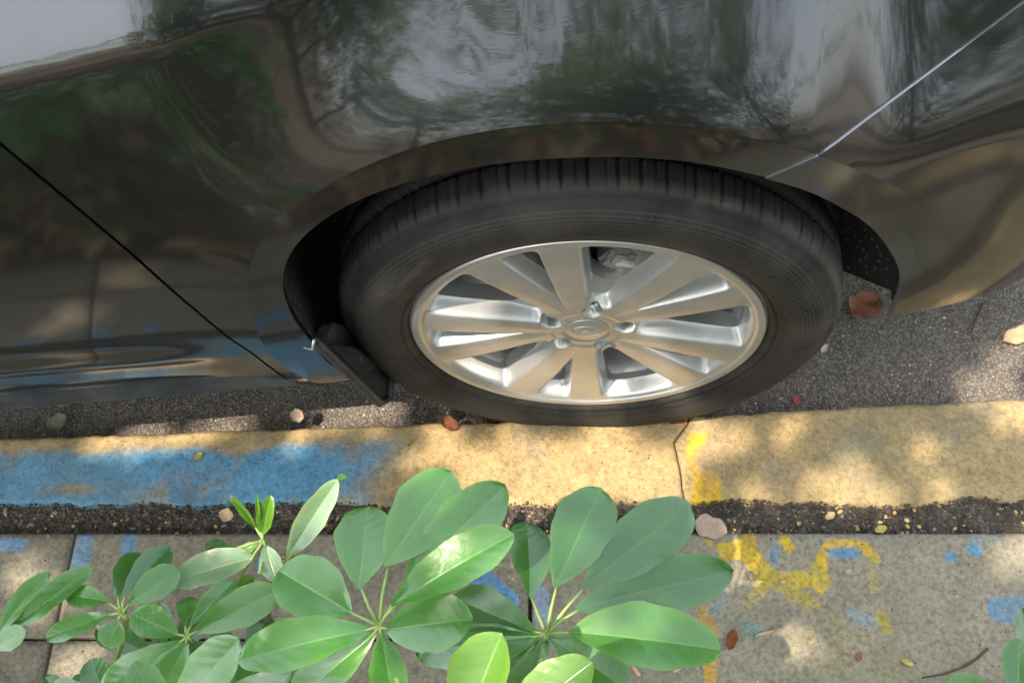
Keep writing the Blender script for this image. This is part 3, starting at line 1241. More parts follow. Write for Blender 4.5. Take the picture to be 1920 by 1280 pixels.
for lx, lz in LUGS:
    bm = bmesh.new()
    n = 6
    ring = lambda r, y, ph=0: [bm.verts.new((lx + r * math.cos(math.pi * 2 * k / n + ph), y, lz + r * math.sin(math.pi * 2 * k / n + ph))) for k in range(n)]
    rs_ = [ring(0.0088, 0.034), ring(0.0085, 0.026), ring(0.0078, 0.022), ring(0.005, 0.0195)]
    for a1, b1 in zip(rs_, rs_[1:]):
        for k in range(n):
            bm.faces.new((a1[k], b1[k], b1[(k + 1) % n], a1[(k + 1) % n]))
    bm.faces.new(rs_[-1])
    bm_obj('lug_nut', bm, M_DISC, sharp=30, parent=wheel)

vs, fs = lathe([(0.0, 0.0046), (0.012, 0.0047), (0.024, 0.0051), (0.0292, 0.0058), (0.0308, 0.0075), (0.031, 0.014)], 48)
# raised oval ring with a slanting stroke in it
bm = bmesh.new()
tmp = bpy.data.meshes.new('tmp')
tmp.from_pydata(vs, [], fs)
bm.from_mesh(tmp)
bpy.data.meshes.remove(tmp)
bmesh.ops.remove_doubles(bm, verts=bm.verts, dist=1e-5)
el = [Vector((0.0205 * math.cos(a_), 0.0044, 0.0140 * math.sin(a_))) for a_ in np.linspace(0, 2 * math.pi, 33)]
tube(bm, el, 0.0008, 6, cap=False)
tube(bm, [Vector((-0.010, 0.0044, -0.008)), Vector((-0.006, 0.0043, 0.002)), Vector((-0.005, 0.0043, 0.009))], 0.0009, 6)
tube(bm, [Vector((0.006, 0.0044, -0.010)), Vector((0.007, 0.0043, -0.002)), Vector((0.011, 0.0043, 0.007))], 0.0009, 6)
tube(bm, [Vector((-0.006, 0.0043, -0.001)), Vector((0.0, 0.0042, 0.0015)), Vector((0.008, 0.0043, -0.001))], 0.0009, 6)
bm_obj('hub_cap', bm, M_ALLOY, sharp=35, parent=wheel)

vs, fs = lathe([(0.05, 0.085), (0.075, 0.083), (0.078, 0.090), (0.142, 0.090), (0.143, 0.094), (0.143, 0.112), (0.08, 0.114)], 96)
mesh_obj('brake_disc', vs, fs, M_DISC, parent=wheel)
bm = bmesh.new()
for ang, r, s in ((60, 0.128, (0.110, 0.052, 0.052)), (44, 0.140, (0.034, 0.060, 0.036)), (76, 0.140, (0.030, 0.060, 0.036)), (60, 0.152, (0.05, 0.03, 0.05))):
    a_ = math.radians(ang)
    box(bm, Vector((r * math.cos(a_), 0.068, r * math.sin(a_))), s, Matrix.Rotation(-(a_ - math.pi / 2), 3, 'Y'), 0.006)
tube(bm, [Vector((0.03, 0.042, 0.125)), Vector((0.06, 0.036, 0.130)), Vector((0.10, 0.042, 0.105))], 0.006, 8)
bm_obj('brake_caliper', bm, M_CALIPER, sharp=40, parent=wheel)
bm = bmesh.new()
tube(bm, [Vector((0, 0.05, 0)), Vector((0, 0.30, 0))], [0.07, 0.05], 20)
bm_obj('axle_hub', bm, M_BOLT, sharp=40, parent=wheel)

# ------------------------------------------------------------------ mud flap
flap = empty('mud_flap', (0, 0, 0), parent=car)
TL = Vector(at_y(588, 642, -0.058))
BT = Vector(at_y(709, 757, -0.047))
TM = Vector(at_y(640, 646, -0.005))
TR_ = Vector(at_y(694, 652, 0.045))
RM = Vector(at_y(731, 690, 0.020))
RB = Vector(at_y(726, 748, -0.030))
poly = [TL, TM, TR_, RM, RB, BT]
nrm = (TR_ - TL).cross(BT - TL).normalized()
if nrm.dot(Vector(CAM) - TL) < 0:
    nrm = -nrm
bm = bmesh.new()
fr = [bm.verts.new(c_local(p)) for p in poly]
bk = [bm.verts.new(c_local(p - nrm * 0.006)) for p in poly]
bm.faces.new(fr)
bm.faces.new(bk[::-1])
for k in range(len(poly)):
    k2 = (k + 1) % len(poly)
    bm.faces.new((fr[k], bk[k], bk[k2], fr[k2]))
bmesh.ops.bevel(bm, geom=[e for e in bm.edges], offset=0.0015, segments=2, affect='EDGES')
bm_obj('flap_blade', bm, M_BLACK, sharp=40, parent=flap)
cen = sum(poly, Vector()) / len(poly)
# raised stiffening rim along the outer and lower edge
bm = bmesh.new()
tube(bm, [c_local(p + nrm * 0.003) for p in (TL, TL.lerp(BT, 0.5), BT, RB, RM)], 0.0065, 8)
bm_obj('flap_rim', bm, M_BLACK, sharp=40, parent=flap)
bm = bmesh.new()
bm = bmesh.new()
br = [Vector(at_y(*q)) for q in ((606, 640, -0.030), (612, 618, -0.010), (624, 604, 0.000), (662, 612, 0.035), (705, 655, 0.060), (700, 668, 0.050), (640, 650, 0.0))]
a1 = [bm.verts.new(c_local(p + nrm * 0.002)) for p in br]
b1 = [bm.verts.new(c_local(p - nrm * 0.016)) for p in br]
bm.faces.new(a1)
for k in range(len(br)):
    k2 = (k + 1) % len(br)
    bm.faces.new((a1[k], b1[k], b1[k2], a1[k2]))
bmesh.ops.bevel(bm, geom=[e for e in bm.edges], offset=0.003, segments=2, affect='EDGES')
bm_obj('flap_bracket', bm, M_BLACK, sharp=40, parent=flap)
bm = bmesh.new()
cen = (TL + TR_ + RM + BT) / 4
up_e = [TL.lerp(TM, 0.3).lerp(cen, 0.12), TR_.lerp(cen, 0.15), RM.lerp(cen, 0.25), TL.lerp(BT, 0.52).lerp(cen, 0.25)]
a1 = [bm.verts.new(c_local(p + nrm * 0.009)) for p in up_e]
b1 = [bm.verts.new(c_local(p - nrm * 0.002)) for p in up_e]
bm.faces.new(a1)
for k in range(4):
    bm.faces.new((a1[k], b1[k], b1[(k + 1) % 4], a1[(k + 1) % 4]))
bmesh.ops.bevel(bm, geom=[e for e in bm.edges], offset=0.002, segments=2, affect='EDGES')
bm_obj('mounting_pad', bm, M_BLACK, sharp=40, parent=flap)
for w_ in (0.36, 0.68):
    p = up_e[0].lerp(up_e[1], w_ * 0.9).lerp(up_e[3].lerp(up_e[2], w_), 0.5) + nrm * 0.010
    bm = bmesh.new()
    tube(bm, [c_local(p - nrm * 0.002), c_local(p + nrm * 0.002)], [0.0055, 0.0048], 10)
    bm_obj('screw', bm, M_BOLT, sharp=30, parent=flap)
bm = bmesh.new()
tube(bm, [c_local(TL + Vector((-0.014, -0.002, -0.010))), c_local(TL + Vector((-0.002, -0.006, -0.008))), c_local(TL + Vector((0.003, -0.003, 0.014)))], 0.0018, 6)
bm_obj('edge_clip', bm, M_BRIGHT, parent=car)

# ------------------------------------------------------------------ shrubs with whorled leaves
def leaflet_mesh(L, W_, fold, droop, obov, roll_tip, notch, seed):
    nu, nv = 15, 8
    vs, fs, cs = [], [], []
    r_ = random.Random(seed)
    wob = r_.uniform(0, 6)
    for i in range(nu + 1):
        u = i / nu
        u = 0.35 * u + 0.65 * (1 - (1 - u) ** 1.9)
        wp = (u ** obov) * (1 - u) ** 0.60 if 0 < u < 1 else 0.0
        wmax = (obov / (obov + 0.60)) ** obov * (0.60 / (obov + 0.60)) ** 0.60
        hw = 0.5 * W_ * wp / wmax + (0.0012 if u < 0.06 else 0)
        for j in range(-nv // 2, nv // 2 + 1):
            t_ = math.copysign((0, 0.045, 0.30, 0.65, 1.0)[abs(j)], j)
            x = t_ * hw * (1 + (0.035 * math.sin(u * 23 + wob * 3 + j) + 0.03 * math.sin(u * 11 + wob * j)) * abs(t_))
            yl = u * L
            if notch and u == 1:
                yl -= 0.0
            z = abs(t_) * hw * fold - droop * L * u * u + 0.010 * L * math.sin(u * 9 + wob) * t_ * abs(t_)
            z += 0.018 * L * math.sin(u * 5 + wob * 2) * abs(t_) ** 2 - roll_tip * L * abs(t_) ** 3 * 0.06
            vs.append((x, yl, z))
            vein = (1 - u * 0.6) * 0.85 if j == 0 else (0.30 if abs(j) == 4 else 0.0)
            rib = 0.5 + 0.5 * math.cos((u * 9 - abs(t_) * 1.6) * 2 * math.pi * 0.9)
            cs.append((vein, rib, 0, 1))
    w_ = nv + 1
    for i in range(nu):
        for j in range(nv):
            fs.append((i * w_ + j, i * w_ + j + 1, (i + 1) * w_ + j + 1, (i + 1) * w_ + j))
    return vs, fs, cs


_leafn = [0]


def leaflet(parent, base, tip, width, mat, fold=0.25, droop=0.10, obov=0.95, tiltn=0.0, roll_tip=0.0):
    """one leaflet from a base point to a tip point (world), blade facing up and a bit to the viewer; tiltn rolls it"""
    _leafn[0] += 1
    b, tp = Vector(base), Vector(tip)
    ax = tp - b
    L = ax.length
    ydir = ax.normalized()
    view = (Vector(CAM) - (b + tp) / 2).normalized()
    nz = (Vector((0, 0, 1)) * 0.55 + view * 0.55)
    nz = (nz - ydir * nz.dot(ydir)).normalized()
    nz = (Matrix.Rotation(tiltn, 3, ydir) @ nz).normalized()
    xdir = ydir.cross(nz)
    # droop pulls the tip below the axis: pre-rotate so the tip still ends at 'tip'
    vs, fs, cs = leaflet_mesh(L, width, fold, droop, obov, roll_tip, 0, _leafn[0])
    out = []
    for x, y, z in vs:
        zz = z + droop * y
        out.append(b + xdir * x + ydir * y + nz * zz)
    pl = parent.matrix_world.inverted() if False else None
    o = mesh_obj('leaflet', out, fs, mat, parent=parent)
    set_color(o, cs, 'vein')
    return o


def whorl(plant, hub_px, hub_dep, root, leaves, stalk_r=0.0030):
    """a compound leaf: one stalk from the plant's stem up to the hub, leaflets on short stalks round it"""
    hub = Vector(at_depth(*hub_px, hub_dep))
    bm = bmesh.new()
    mid = root.lerp(hub, 0.55) + Vector((0, -0.03, 0.02))
    tube(bm, [root, mid, hub - Vector((0, 0.004, 0.012)), hub], [stalk_r * 1.3, stalk_r, stalk_r * 0.9, stalk_r * 1.25], 8)
    specs = []
    for lf in leaves:
        b = Vector(at_depth(*lf['b'], hub_dep + lf.get('db', 0.0)))
        tp = Vector(at_depth(*lf['t'], hub_dep + lf.get('d', 0.02)))
        if (b - hub).length > 0.004:
            tube(bm, [hub, hub.lerp(b, 0.5) + Vector((0, 0, 0.002)), b + (tp - b) * 0.06], [0.0019, 0.0015, 0.0011], 6)
        specs.append((b, tp, lf))
    st = bm_obj('leaf_stalk', bm, M_STALK, parent=plant)
    for b, tp, lf in specs:
        wid = lf['w'] * hub_dep / FPX
        leaflet(st, b, tp, wid, lf.get('m', M_LEAF), lf.get('fold', 0.25), lf.get('droop', 0.12), lf.get('o', 0.95), lf.get('r', 0.0))


def L(b, t, w, **k):
    d = dict(b=b, t=t, w=w)
    d.update(k)
    return d


def stem_obj(plant, pts, r):
    bm = bmesh.new()
    tube(bm, [Vector(p) for p in pts], r, 10)
    bm_obj('stem', bm, M_STEM, parent=plant)


shrub = empty('umbrella_shrub', (0, 0, 0),
              label='green shrub with the two largest whorls of glossy leaves in front of the wheel', cat='shrub', group='leafy shrubs along the pavement')
root_c = [Vector((-0.16, -0.66, 0.03)), Vector((-0.15, -0.68, 0.28)), Vector((-0.13, -0.64, 0.50))]
stem_obj(shrub, root_c, [0.014, 0.011, 0.008])
DA = 0.90
whorl(shrub, (712, 1173), DA, root_c[-1], [
    L((661, 1150), (522, 1070), 122, d=0.035, o=0.85, r=0.15),
    L((673, 1104), (690, 948), 112, d=0.05, o=0.9, fold=0.15),
    L((722, 1062), (846, 884), 122, d=0.055, o=0.85, fold=0.12),
    L((757, 1098), (948, 910), 112, d=0.045, o=0.85, db=0.004, r=-0.1),
    L((735, 1135), (964, 1000), 96, d=-0.01, o=0.95, fold=0.42, db=-0.012, r=-0.25),
    L((722, 1180), (888, 1160), 112, d=-0.015, o=0.8, fold=0.2, r=-0.15),
    L((714, 1186), (738, 1310), 72, d=0.02, o=0.9, fold=0.2),
    L((704, 1186), (548, 1318), 82, d=0.01, o=0.9, fold=0.3),
    L((699, 1178), (445, 1238), 96, d=-0.02, o=0.9, fold=0.32, r=0.2),
])
DB = 0.93
whorl(shrub, (1025, 1188), DB, root_c[-1], [
    L((994, 1122), (988, 978), 88, d=0.05, m=M_LEAFD, fold=0.3, r=0.3),
    L((1091, 1101), (1296, 944), 116, d=0.06, m=M_LEAFD, fold=0.2, o=0.9),
    L((1040, 1100), (1128, 914), 118, d=0.05, fold=0.15, o=0.9, db=-0.004, m=M_LEAFD),
    L((1078, 1140), (1374, 1070), 104, d=0.03, fold=0.2, o=0.8, db=-0.006, m=M_LEAFD),
    L((1066, 1184), (1352, 1218), 124, d=-0.02, fold=0.42, o=0.75, db=-0.014, r=-0.3),
    L((1029, 1194), (1178, 1296), 96, d=-0.01, fold=0.3, r=-0.2, m=M_LEAF),
    L((1020, 1196), (985, 1330), 96, d=0.04, m=M_LEAFD),
    L((1010, 1188), (846, 1120), 92, d=0.07, m=M_LEAFD, fold=0.2),
    L((1012, 1192), (782, 1224), 86, d=0.06, m=M_LEAFD, fold=0.2),
    L((1016, 1194), (880, 1290), 80, d=0.07, m=M_LEAFD, fold=0.2),
])
# nearer bright leaves cut by the bottom of the frame
DG = 0.80
whorl(shrub, (905, 1420), DG, root_c[-1], [
    L((872, 1370), (942, 1186), 124, d=-0.01, m=M_LIME, fold=0.5, o=0.9, r=-0.35),
    L((948, 1372), (1112, 1240), 104, d=-0.01, m=M_LIME, fold=0.45, o=0.9, r=-0.2),
    L((850, 1420), (700, 1360), 90, m=M_LEAF),
    L((980, 1420), (1130, 1390), 90, m=M_LEAF),
])

shrub2 = empty('umbrella_shrub', (0, 0, 0),
               label='smaller leafy shrub left of the biggest leaf whorl, over the blue painted slab', cat='shrub', group='leafy shrubs along the pavement')
root_l = [Vector((-0.58, -0.64, 0.03)), Vector((-0.575, -0.65, 0.25)), Vector((-0.55, -0.60, 0.42))]
stem_obj(shrub2, root_l, [0.012, 0.010, 0.007])
DC = 1.06
whorl(shrub2, (232, 1150), DC, root_l[-1], [
    L((206, 1128), (126, 1116), 46, d=0.01, m=M_LEAF, fold=0.3, r=0.3),
    L((217, 1120), (262, 1036), 58, d=0.05, m=M_LEAFD, fold=0.15),
    L((230, 1116), (318, 1027), 58, d=0.05, m=M_LEAFD, fold=0.2),
    L((240, 1133), (334, 1066), 62, d=0.03, fold=0.2),
    L((210, 1150), (86, 1196), 44, d=0.0, fold=0.35, r=0.2),
    L((222, 1160), (203, 1214), 50, d=-0.01, fold=0.3),
])
whorl(shrub2, (352, 1192), 1.04, root_l[-1], [
    L((335, 1190), (246, 1150), 62, d=0.0, fold=0.3, r=0.15),
    L((347, 1172), (352, 1118), 40, d=0.05, fold=0.2),
    L((356, 1172), (440, 1088), 48, d=0.04, fold=0.25),
    L((366, 1186), (524, 1104), 74, d=0.02, fold=0.2),
    L((345, 1200), (186, 1296), 64, d=-0.01, fold=0.2),
    L((352, 1202), (292, 1318), 66, d=-0.02, fold=0.25),
    L((358, 1198), (420, 1290), 60, d=0.05, m=M_LEAFD),
])
whorl(shrub2, (310, 1370), 0.95, root_l[-1], [
    L((322, 1340), (450, 1196), 94, d=-0.01, fold=0.2, r=-0.2),
    L((300, 1345), (252, 1240), 66, d=0.0, fold=0.3, r=0.2),
    L((345, 1380), (548, 1258), 66, d=0.0, m=M_PALE, fold=0.35),
])
whorl(shrub2, (-30, 1215), 1.06, root_l[-1], [
    L((-6, 1190), (92, 1072), 44, d=0.02, fold=0.35, r=-0.3),
    L((2, 1196), (174, 1064), 52, d=0.02, fold=0.35, r=-0.2),
    L((-12, 1215), (48, 1180), 44, d=-0.01, fold=0.2),
])
whorl(shrub2, (128, 1330), 1.08, root_l[-1], [
    L((122, 1318), (84, 1268), 40, m=M_LEAFD, d=0.02),
    L((132, 1318), (172, 1266), 52, m=M_LEAFD, d=0.02),
])

whorl(shrub2, (300, 1236), 1.16, root_l[-1], [
    L((296, 1230), (180, 1180), 50, m=M_LEAFD), L((302, 1226), (300, 1130), 46, m=M_LEAFD, d=0.03), L((310, 1232), (400, 1140), 50, m=M_LEAFD, d=0.03),
    L((310, 1240), (430, 1226), 52, m=M_LEAFD), L((296, 1246), (210, 1300), 52, m=M_LEAFD)])
whorl(shrub2, (480, 1380), 0.99, root_l[-1], [
    L((474, 1350), (420, 1222), 84, m=M_LEAFD, fold=0.25), L((486, 1352), (532, 1228), 76, m=M_LEAFD, fold=0.25),
    L((466, 1372), (330, 1290), 80, fold=0.3), L((496, 1372), (640, 1268), 74, m=M_LEAFD)])
whorl(shrub2, (210, 1340), 1.03, root_l[-1], [
    L((206, 1320), (168, 1236), 58, m=M_LEAFD, fold=0.25), L((216, 1318), (262, 1226), 58, fold=0.25), L((196, 1332), (96, 1282), 52, m=M_LEAFD)])
whorl(shrub2, (470, 1262), 1.12, root_l[-1], [
    L((464, 1254), (396, 1190), 54, m=M_LEAFD), L((472, 1250), (500, 1150), 56, m=M_LEAFD, d=0.03), L((480, 1258), (600, 1210), 56, m=M_LEAFD),
    L((478, 1270), (580, 1300), 54, m=M_LEAFD), L((462, 1270), (370, 1300), 54, m=M_LEAFD)])

shoot = empty('umbrella_shrub', (0, 0, 0),
              label='young upright shoot with pale and yellow leaves in front of the blue kerb', cat='shrub', group='leafy shrubs along the pavement')
rs0 = Vector((-0.46, -0.57, 0.04))
tip0 = Vector(at_depth(497, 1016, 1.10))
stem_obj(shoot, [rs0, rs0.lerp(tip0, 0.5) + Vector((0.0, -0.03, 0.02)), Vector(at_depth(508, 1100, 1.11)), tip0], [0.007, 0.006, 0.0035, 0.0024])
whorl(shoot, (494, 1012), 1.10, tip0 - Vector((0, 0.01, 0.03)), [
    L((482, 992), (432, 928), 15, d=-0.03, m=M_LIME, fold=0.9),
    L((492, 1002), (508, 928), 32, d=-0.02, m=M_LIME, fold=0.7, o=0.8),
    L((488, 995), (481, 924), 8, d=-0.03, m=M_LIME, fold=0.8),
    L((486, 1016), (452, 1034), 20, d=0.0, m=M_LIME, fold=0.3),
    L((498, 1022), (518, 1090), 42, d=-0.01, m=M_PALE, fold=0.5, o=0.8),
    L((478, 1044), (320, 1092), 66, d=0.0, m=M_PALE, fold=0.45, o=0.6, r=0.2),
    L((438, 1030), (388, 1022), 28, d=0.08, m=M_LEAFD),
    L((430, 1116), (474, 1080), 26, d=0.04, m=M_LIME),
], 0.0022)
whorl(shoot, (538, 1052), 1.10, tip0 - Vector((0, 0.01, 0.05)), [
    L((538, 1046), (634, 898), 52, d=-0.02, m=M_PALE, fold=0.35, o=0.75, r=0.1),
    L((632, 902), (652, 894), 16, d=-0.03, m=M_LEAF, fold=0.8),
], 0.0018)

shrub4 = empty('umbrella_shrub', (0, 0, 0),
               label='shrub whose few leaf tips show in the bottom right corner', cat='shrub', group='leafy shrubs along the pavement')
root_r = [Vector((0.62, -0.64, 0.03)), Vector((0.61, -0.62, 0.25)), Vector((0.60, -0.58, 0.42))]
stem_obj(shrub4, root_r, [0.012, 0.010, 0.007])
whorl(shrub4, (1905, 1345), 1.05, root_r[-1], [
    L((1908, 1320), (1910, 1196), 62, d=0.02, m=M_LEAFD),
    L((1890, 1325), (1770, 1276), 62, d=0.01, m=M_LEAFD, fold=0.2),
    L((1930, 1310), (1918, 1140), 40, d=0.08, m=M_LEAFD),
    L((1930, 1340), (2020, 1260), 60, m=M_LEAFD),
])


# shrubs a little further back in the bed (only the car's paint mirrors them)
def back_shrub(x, y, h, seed):
    r_ = random.Random(seed)
    p = empty('umbrella_shrub', (0, 0, 0), label=('low leafy shrub in the bed left of the slab joint', 'low leafy shrub in the bed opposite the wheel', 'low leafy shrub in the bed opposite the front bumper')[seed], cat='shrub', group='leafy shrubs in the bed behind the frame')
    top = Vector((x, y, h))
    stem_obj(p, [Vector((x, y, 0.03)), Vector((x + 0.02, y, h * 0.5)), top], [0.012, 0.010, 0.006])
    for k in range(9):
        a_ = k * 2.4
        c = top + Vector((0.18 * math.cos(a_), 0.13 * math.sin(a_) - 0.03, r_.uniform(-0.18, 0.05)))
        bm = bmesh.new()
        tube(bm, [top - Vector((0, 0, 0.05)), c], 0.003, 6)
        s_ = bm_obj('leaf_stalk', bm, M_STALK, parent=p)
        for q in range(8):
            b_ = q * math.pi / 4 + r_.uniform(-.2, .2)
            d = Vector((math.cos(b_), math.sin(b_), r_.uniform(-0.4, 0.2)))
            leaflet(s_, c + d * 0.03, c + d * r_.uniform(0.12, 0.15), 0.055, r_.choice([M_LEAF, M_LEAFD]))


for i, (x, y, h) in enumerate(((-0.95, -0.78, 0.30), (0.30, -0.80, 0.30), (1.05, -0.76, 0.32))):
    back_shrub(x, y, h, i)


# ------------------------------------------------------------------ fallen leaves and litter
def dry_leaf(name, px, py, z, length, width, ang, mat, curl, label, lift=0.002, tilt=0.0, point=0.6):
    c = Vector(at_z(px, py, z))
    nu, nv = 14, 6
    vs, fs = [], []
    r_ = random.Random(int(px * 7 + py))
    ph = r_.uniform(0, 6)
    ca, sa = math.cos(ang), math.sin(ang)
    for i in range(nu + 1):
        u = i / nu
        hw = 0.5 * width * (math.sin(math.pi * min(1, max(0, u)) ** (1.0 if point > .5 else .8)) ** point) + 0.0006
        hw *= 1 + 0.10 * math.sin(u * 13 + ph)
        for j in range(nv + 1):
            t_ = j / nv * 2 - 1
            x = (u - 0.5) * length
            y = t_ * hw
            zz = curl * (t_ * t_ * width * 0.5 + 0.35 * length * (u - 0.5) ** 2) + 0.05 * width * math.sin(u * 8 + t_ * 3 + ph)
            zz += tilt * y
            vs.append((x * ca - y * sa, x * sa + y * ca, zz))
    zmin = min(v[2] for v in vs)
    vs = [(v[0], v[1], v[2] - zmin + lift) for v in vs]
    top = len(vs)
    w_ = nv + 1
    vs += [(v[0], v[1], v[2] - 0.0006) for v in vs]
    for i in range(nu):
        for j in range(nv):
            q = (i * w_ + j, i * w_ + j + 1, (i + 1) * w_ + j + 1, (i + 1) * w_ + j)
            fs.append(q)
            fs.append(tuple(top + k for k in q[::-1]))
    # short stalk
    o = mesh_obj(name, vs, fs, mat, label=label, cat='leaf')
    o.location = c
    return o


dry_leaf('dry_leaf', 1618, 578, 0.004, 0.062, 0.056, 0.5, M_DRY_RED, 0.28, 'large round reddish brown dry leaf on asphalt right of the tyre', point=0.55, tilt=-0.15)
dry_leaf('dry_leaf', 1908, 632, 0.004, 0.070, 0.030, 0.35, M_DRY_TAN, 0.5, 'orange tan curled leaf on asphalt at the right edge, below the bumper')
dry_leaf('dry_leaf', 844, 797, KZ, 0.030, 0.020, -0.6, M_DRY_BROWN, 0.6, 'small rust brown leaf on the kerb top left of the tyre', tilt=0.2)
dry_leaf('dry_leaf', 565, 797, 0.01, 0.022, 0.020, 0.8, M_DRY_PINK, 0.5, 'small pinkish round leaf on asphalt against the yellow kerb edge', lift=0.035, tilt=0.4)
dry_leaf('dry_leaf', 112, 797, 0.003, 0.036, 0.022, 0.7, M_DRY_GREY, 0.6, 'grey folded dry leaf on asphalt below the car sill', lift=0.006, tilt=0.4)
dry_leaf('dry_leaf', 113, 757, 0.003, 0.018, 0.013, 0.1, M_DRY_YEL, 0.3, 'tiny olive yellow leaf on asphalt close under the car sill')
dry_leaf('dry_leaf', 426, 968, 0.055, 0.024, 0.018, -0.3, M_DRY_TAN, 0.3, 'pale tan round leaf on dark soil by the blue kerb', lift=0.004, tilt=0.3)
dry_leaf('dry_leaf', 1332, 990, PZ, 0.052, 0.034, -0.35, M_DRY_PINK, 0.03, 'large pale pink oval leaf lying over the soil strip beside green leaves', lift=0.004, tilt=0.08, point=0.5)
dry_leaf('dry_leaf', 372, 857, KZ, 0.018, 0.009, 0.7, M_DRY_YEL, 0.4, 'small pale yellow leaf scrap on the blue kerb paint')
dry_leaf('dry_leaf', 1268, 789, KZ, 0.038, 0.010, 0.05, M_DRY_BROWN, 0.3, 'narrow orange brown leaf wedged under the tyre by the kerb crack', lift=0.001)
dry_leaf('dry_leaf', 1494, 752, 0.047, 0.020, 0.010, 1.3, M_PETAL, 0.4, 'dark red petal scrap on the kerb edge right of the tyre')
dry_leaf('dry_leaf', 1192, 1258, PZ, 0.020, 0.005, -0.9, M_DRY_TAN, 0.5, 'thin pale leaf sliver on paving below the right leaf whorl')
dry_leaf('dry_leaf', 1272, 1252, PZ, 0.022, 0.006, 0.7, M_DRY_TAN, 0.5, 'thin pale leaf sliver on paving, right one of the two')
dry_leaf('dry_leaf', 1370, 1200, PZ, 0.030, 0.016, 1.2, M_DRY_BROWN, 0.9, 'crumpled brown leaf on paving at the tip of the broad green leaf', tilt=0.3)
dry_leaf('dry_leaf', 1404, 1040 + 42, PZ, 0.012, 0.018, 1.0, M_DRY_GREY, 0.8, 'dark curled leaf bit on paving under the thick yellow stroke', tilt=0.3)
dry_leaf('dry_leaf', 1700, 1242, PZ, 0.020, 0.007, -0.5, M_DRY_YEL, 0.5, 'yellowish leaf scrap on paving left of the bent twig')
dry_leaf('dry_leaf', 1555, 968, 0.055, 0.018, 0.010, 0.5, M_DRY_TAN, 0.5, 'light orange leaf scrap on the soil strip under the yellow kerb')
dry_leaf('dry_leaf', 1650, 993, 0.055, 0.020, 0.011, 0.3, M_DRY_YEL, 0.5, 'cream and yellow leaf scrap on the soil strip above the painted arch')
dry_leaf('dry_leaf', 1545, 655, 0.004, 0.020, 0.009, 0.9, M_SEED, 0.4, 'pale chip on asphalt beside the tyre right shoulder')
dry_leaf('dry_leaf', 1432, 1188, PZ, 0.030, 0.004, 0.25, M_DRY_TAN, 0.7, 'thin curved pale stalk on paving below the faded yellow paint')
dry_leaf('dry_leaf', 1468, 1092, PZ, 0.012, 0.006, 0.3, M_DRY_TAN, 0.5, 'small tan chip lying on the lower yellow stroke')
dry_leaf('dry_leaf', 1590, 1072, PZ, 0.010, 0.007, 0.3, M_DRY_TAN, 0.5, 'small tan chip under the painted yellow arch')
dry_leaf('dry_leaf', 1608, 1232, PZ, 0.014, 0.008, 1.3, M_DRY_RED, 0.5, 'small reddish scrap on paving between chip and twig')

twig = [at_z(*q, PZ + 0.003) for q in ((1728, 1270), (1770, 1263), (1806, 1250), (1832, 1234), (1852, 1216))]
bm = bmesh.new()
tube(bm, [Vector(p) for p in twig], [0.0010, 0.0014, 0.0016, 0.0018, 0.0022], 7)
o = bm_obj('twig', bm, M_TWIG, label='thin dark bent twig on paving near the bottom right corner', cat='twig')
twig = [at_z(*q, 0.006) for q in ((1822, 622), (1834, 588), (1850, 560))]
bm = bmesh.new()
tube(bm, [Vector(p) for p in twig], [0.0012, 0.0016, 0.0010], 7)
bm_obj('twig', bm, M_TWIG, label='short dark twig on asphalt below the bumper', cat='twig')
bm = bmesh.new()
c = Vector(at_z(540, 1056, PZ + 0.004))
for k in range(26):
    a_ = rng.uniform(-0.5, 0.5) + (0 if k % 2 else math.pi)
    l_ = rng.uniform(0.008, 0.022)
    p0 = c + Vector((rng.uniform(-.008, .008), rng.uniform(-.006, .006), rng.uniform(0, .004)))
    tube(bm, [p0, p0 + Vector((math.cos(a_) * l_ * .5, math.sin(a_) * l_ * .5, .004)), p0 + Vector((math.cos(a_) * l_, math.sin(a_) * l_, 0))], 0.0006, 4)
bm_obj('straw_tuft', bm, M_FIBRE, label='tuft of straw coloured fibre on paving under the pale leaf', cat='straw')


# ------------------------------------------------------------------ grit, crumbs (uncountable)
def scatter(name, n, place, smin_, smax_, mat, flat=0.7):
    base = bmesh.new()
    bmesh.ops.create_icosphere(base, subdivisions=1, radius=1.0)
    bvs = np.array([v.co[:] for v in base.verts])
    bfs = [tuple(v.index for v in f.verts) for f in base.faces]
    base.free()
    vs, fs = [], []
    for k in range(n):
        x, y, z = place()
        s = smin_ * (smax_ / smin_) ** (rng.random() ** 2.2)
        a_ = rng.uniform(0, 6.3)
        sc_ = np.array([s * rng.uniform(.7, 1.4), s * rng.uniform(.6, 1.1), s * flat * rng.uniform(.6, 1.2)])
        p = bvs * (1 + rng.uniform(-.22, .22, (len(bvs), 1))) * sc_
        R_ = np.array([[math.cos(a_), -math.sin(a_), 0], [math.sin(a_), math.cos(a_), 0], [0, 0, 1]])
        p = p @ R_.T + np.array([x, y, z + sc_[2] * 0.35])
        off = len(vs)
        vs += p.tolist()
        fs += [tuple(off + i for i in f) for f in bfs]
    return mesh_obj(name, vs, fs, mat, smooth=False, kind='stuff')


def p_road():
    while True:
        x = rng.uniform(-1.1, 0.95)
        y = rng.uniform(-0.05, 0.40) if rng.random() < .75 else rng.uniform(-0.05, 0.12)
        if y > kerb_edge(x) + 0.002:
            return x, y, 0.0


def p_soil():
    x = rng.uniform(-1.1, 0.85)
    y = rng.uniform(YS1 + 0.003, -0.145)
    return x, y, soil_h(x, y)


def p_edge():
    x = rng.uniform(-1.1, 0.85)
    y = kerb_low(x) + rng.normal(0, 0.004)
    return x, y, 0.046


def p_pave():
    x = rng.uniform(-0.95, 0.75)
    y = rng.uniform(-0.5, YS1 - 0.004)
    return x, y, PZ - 0.0005


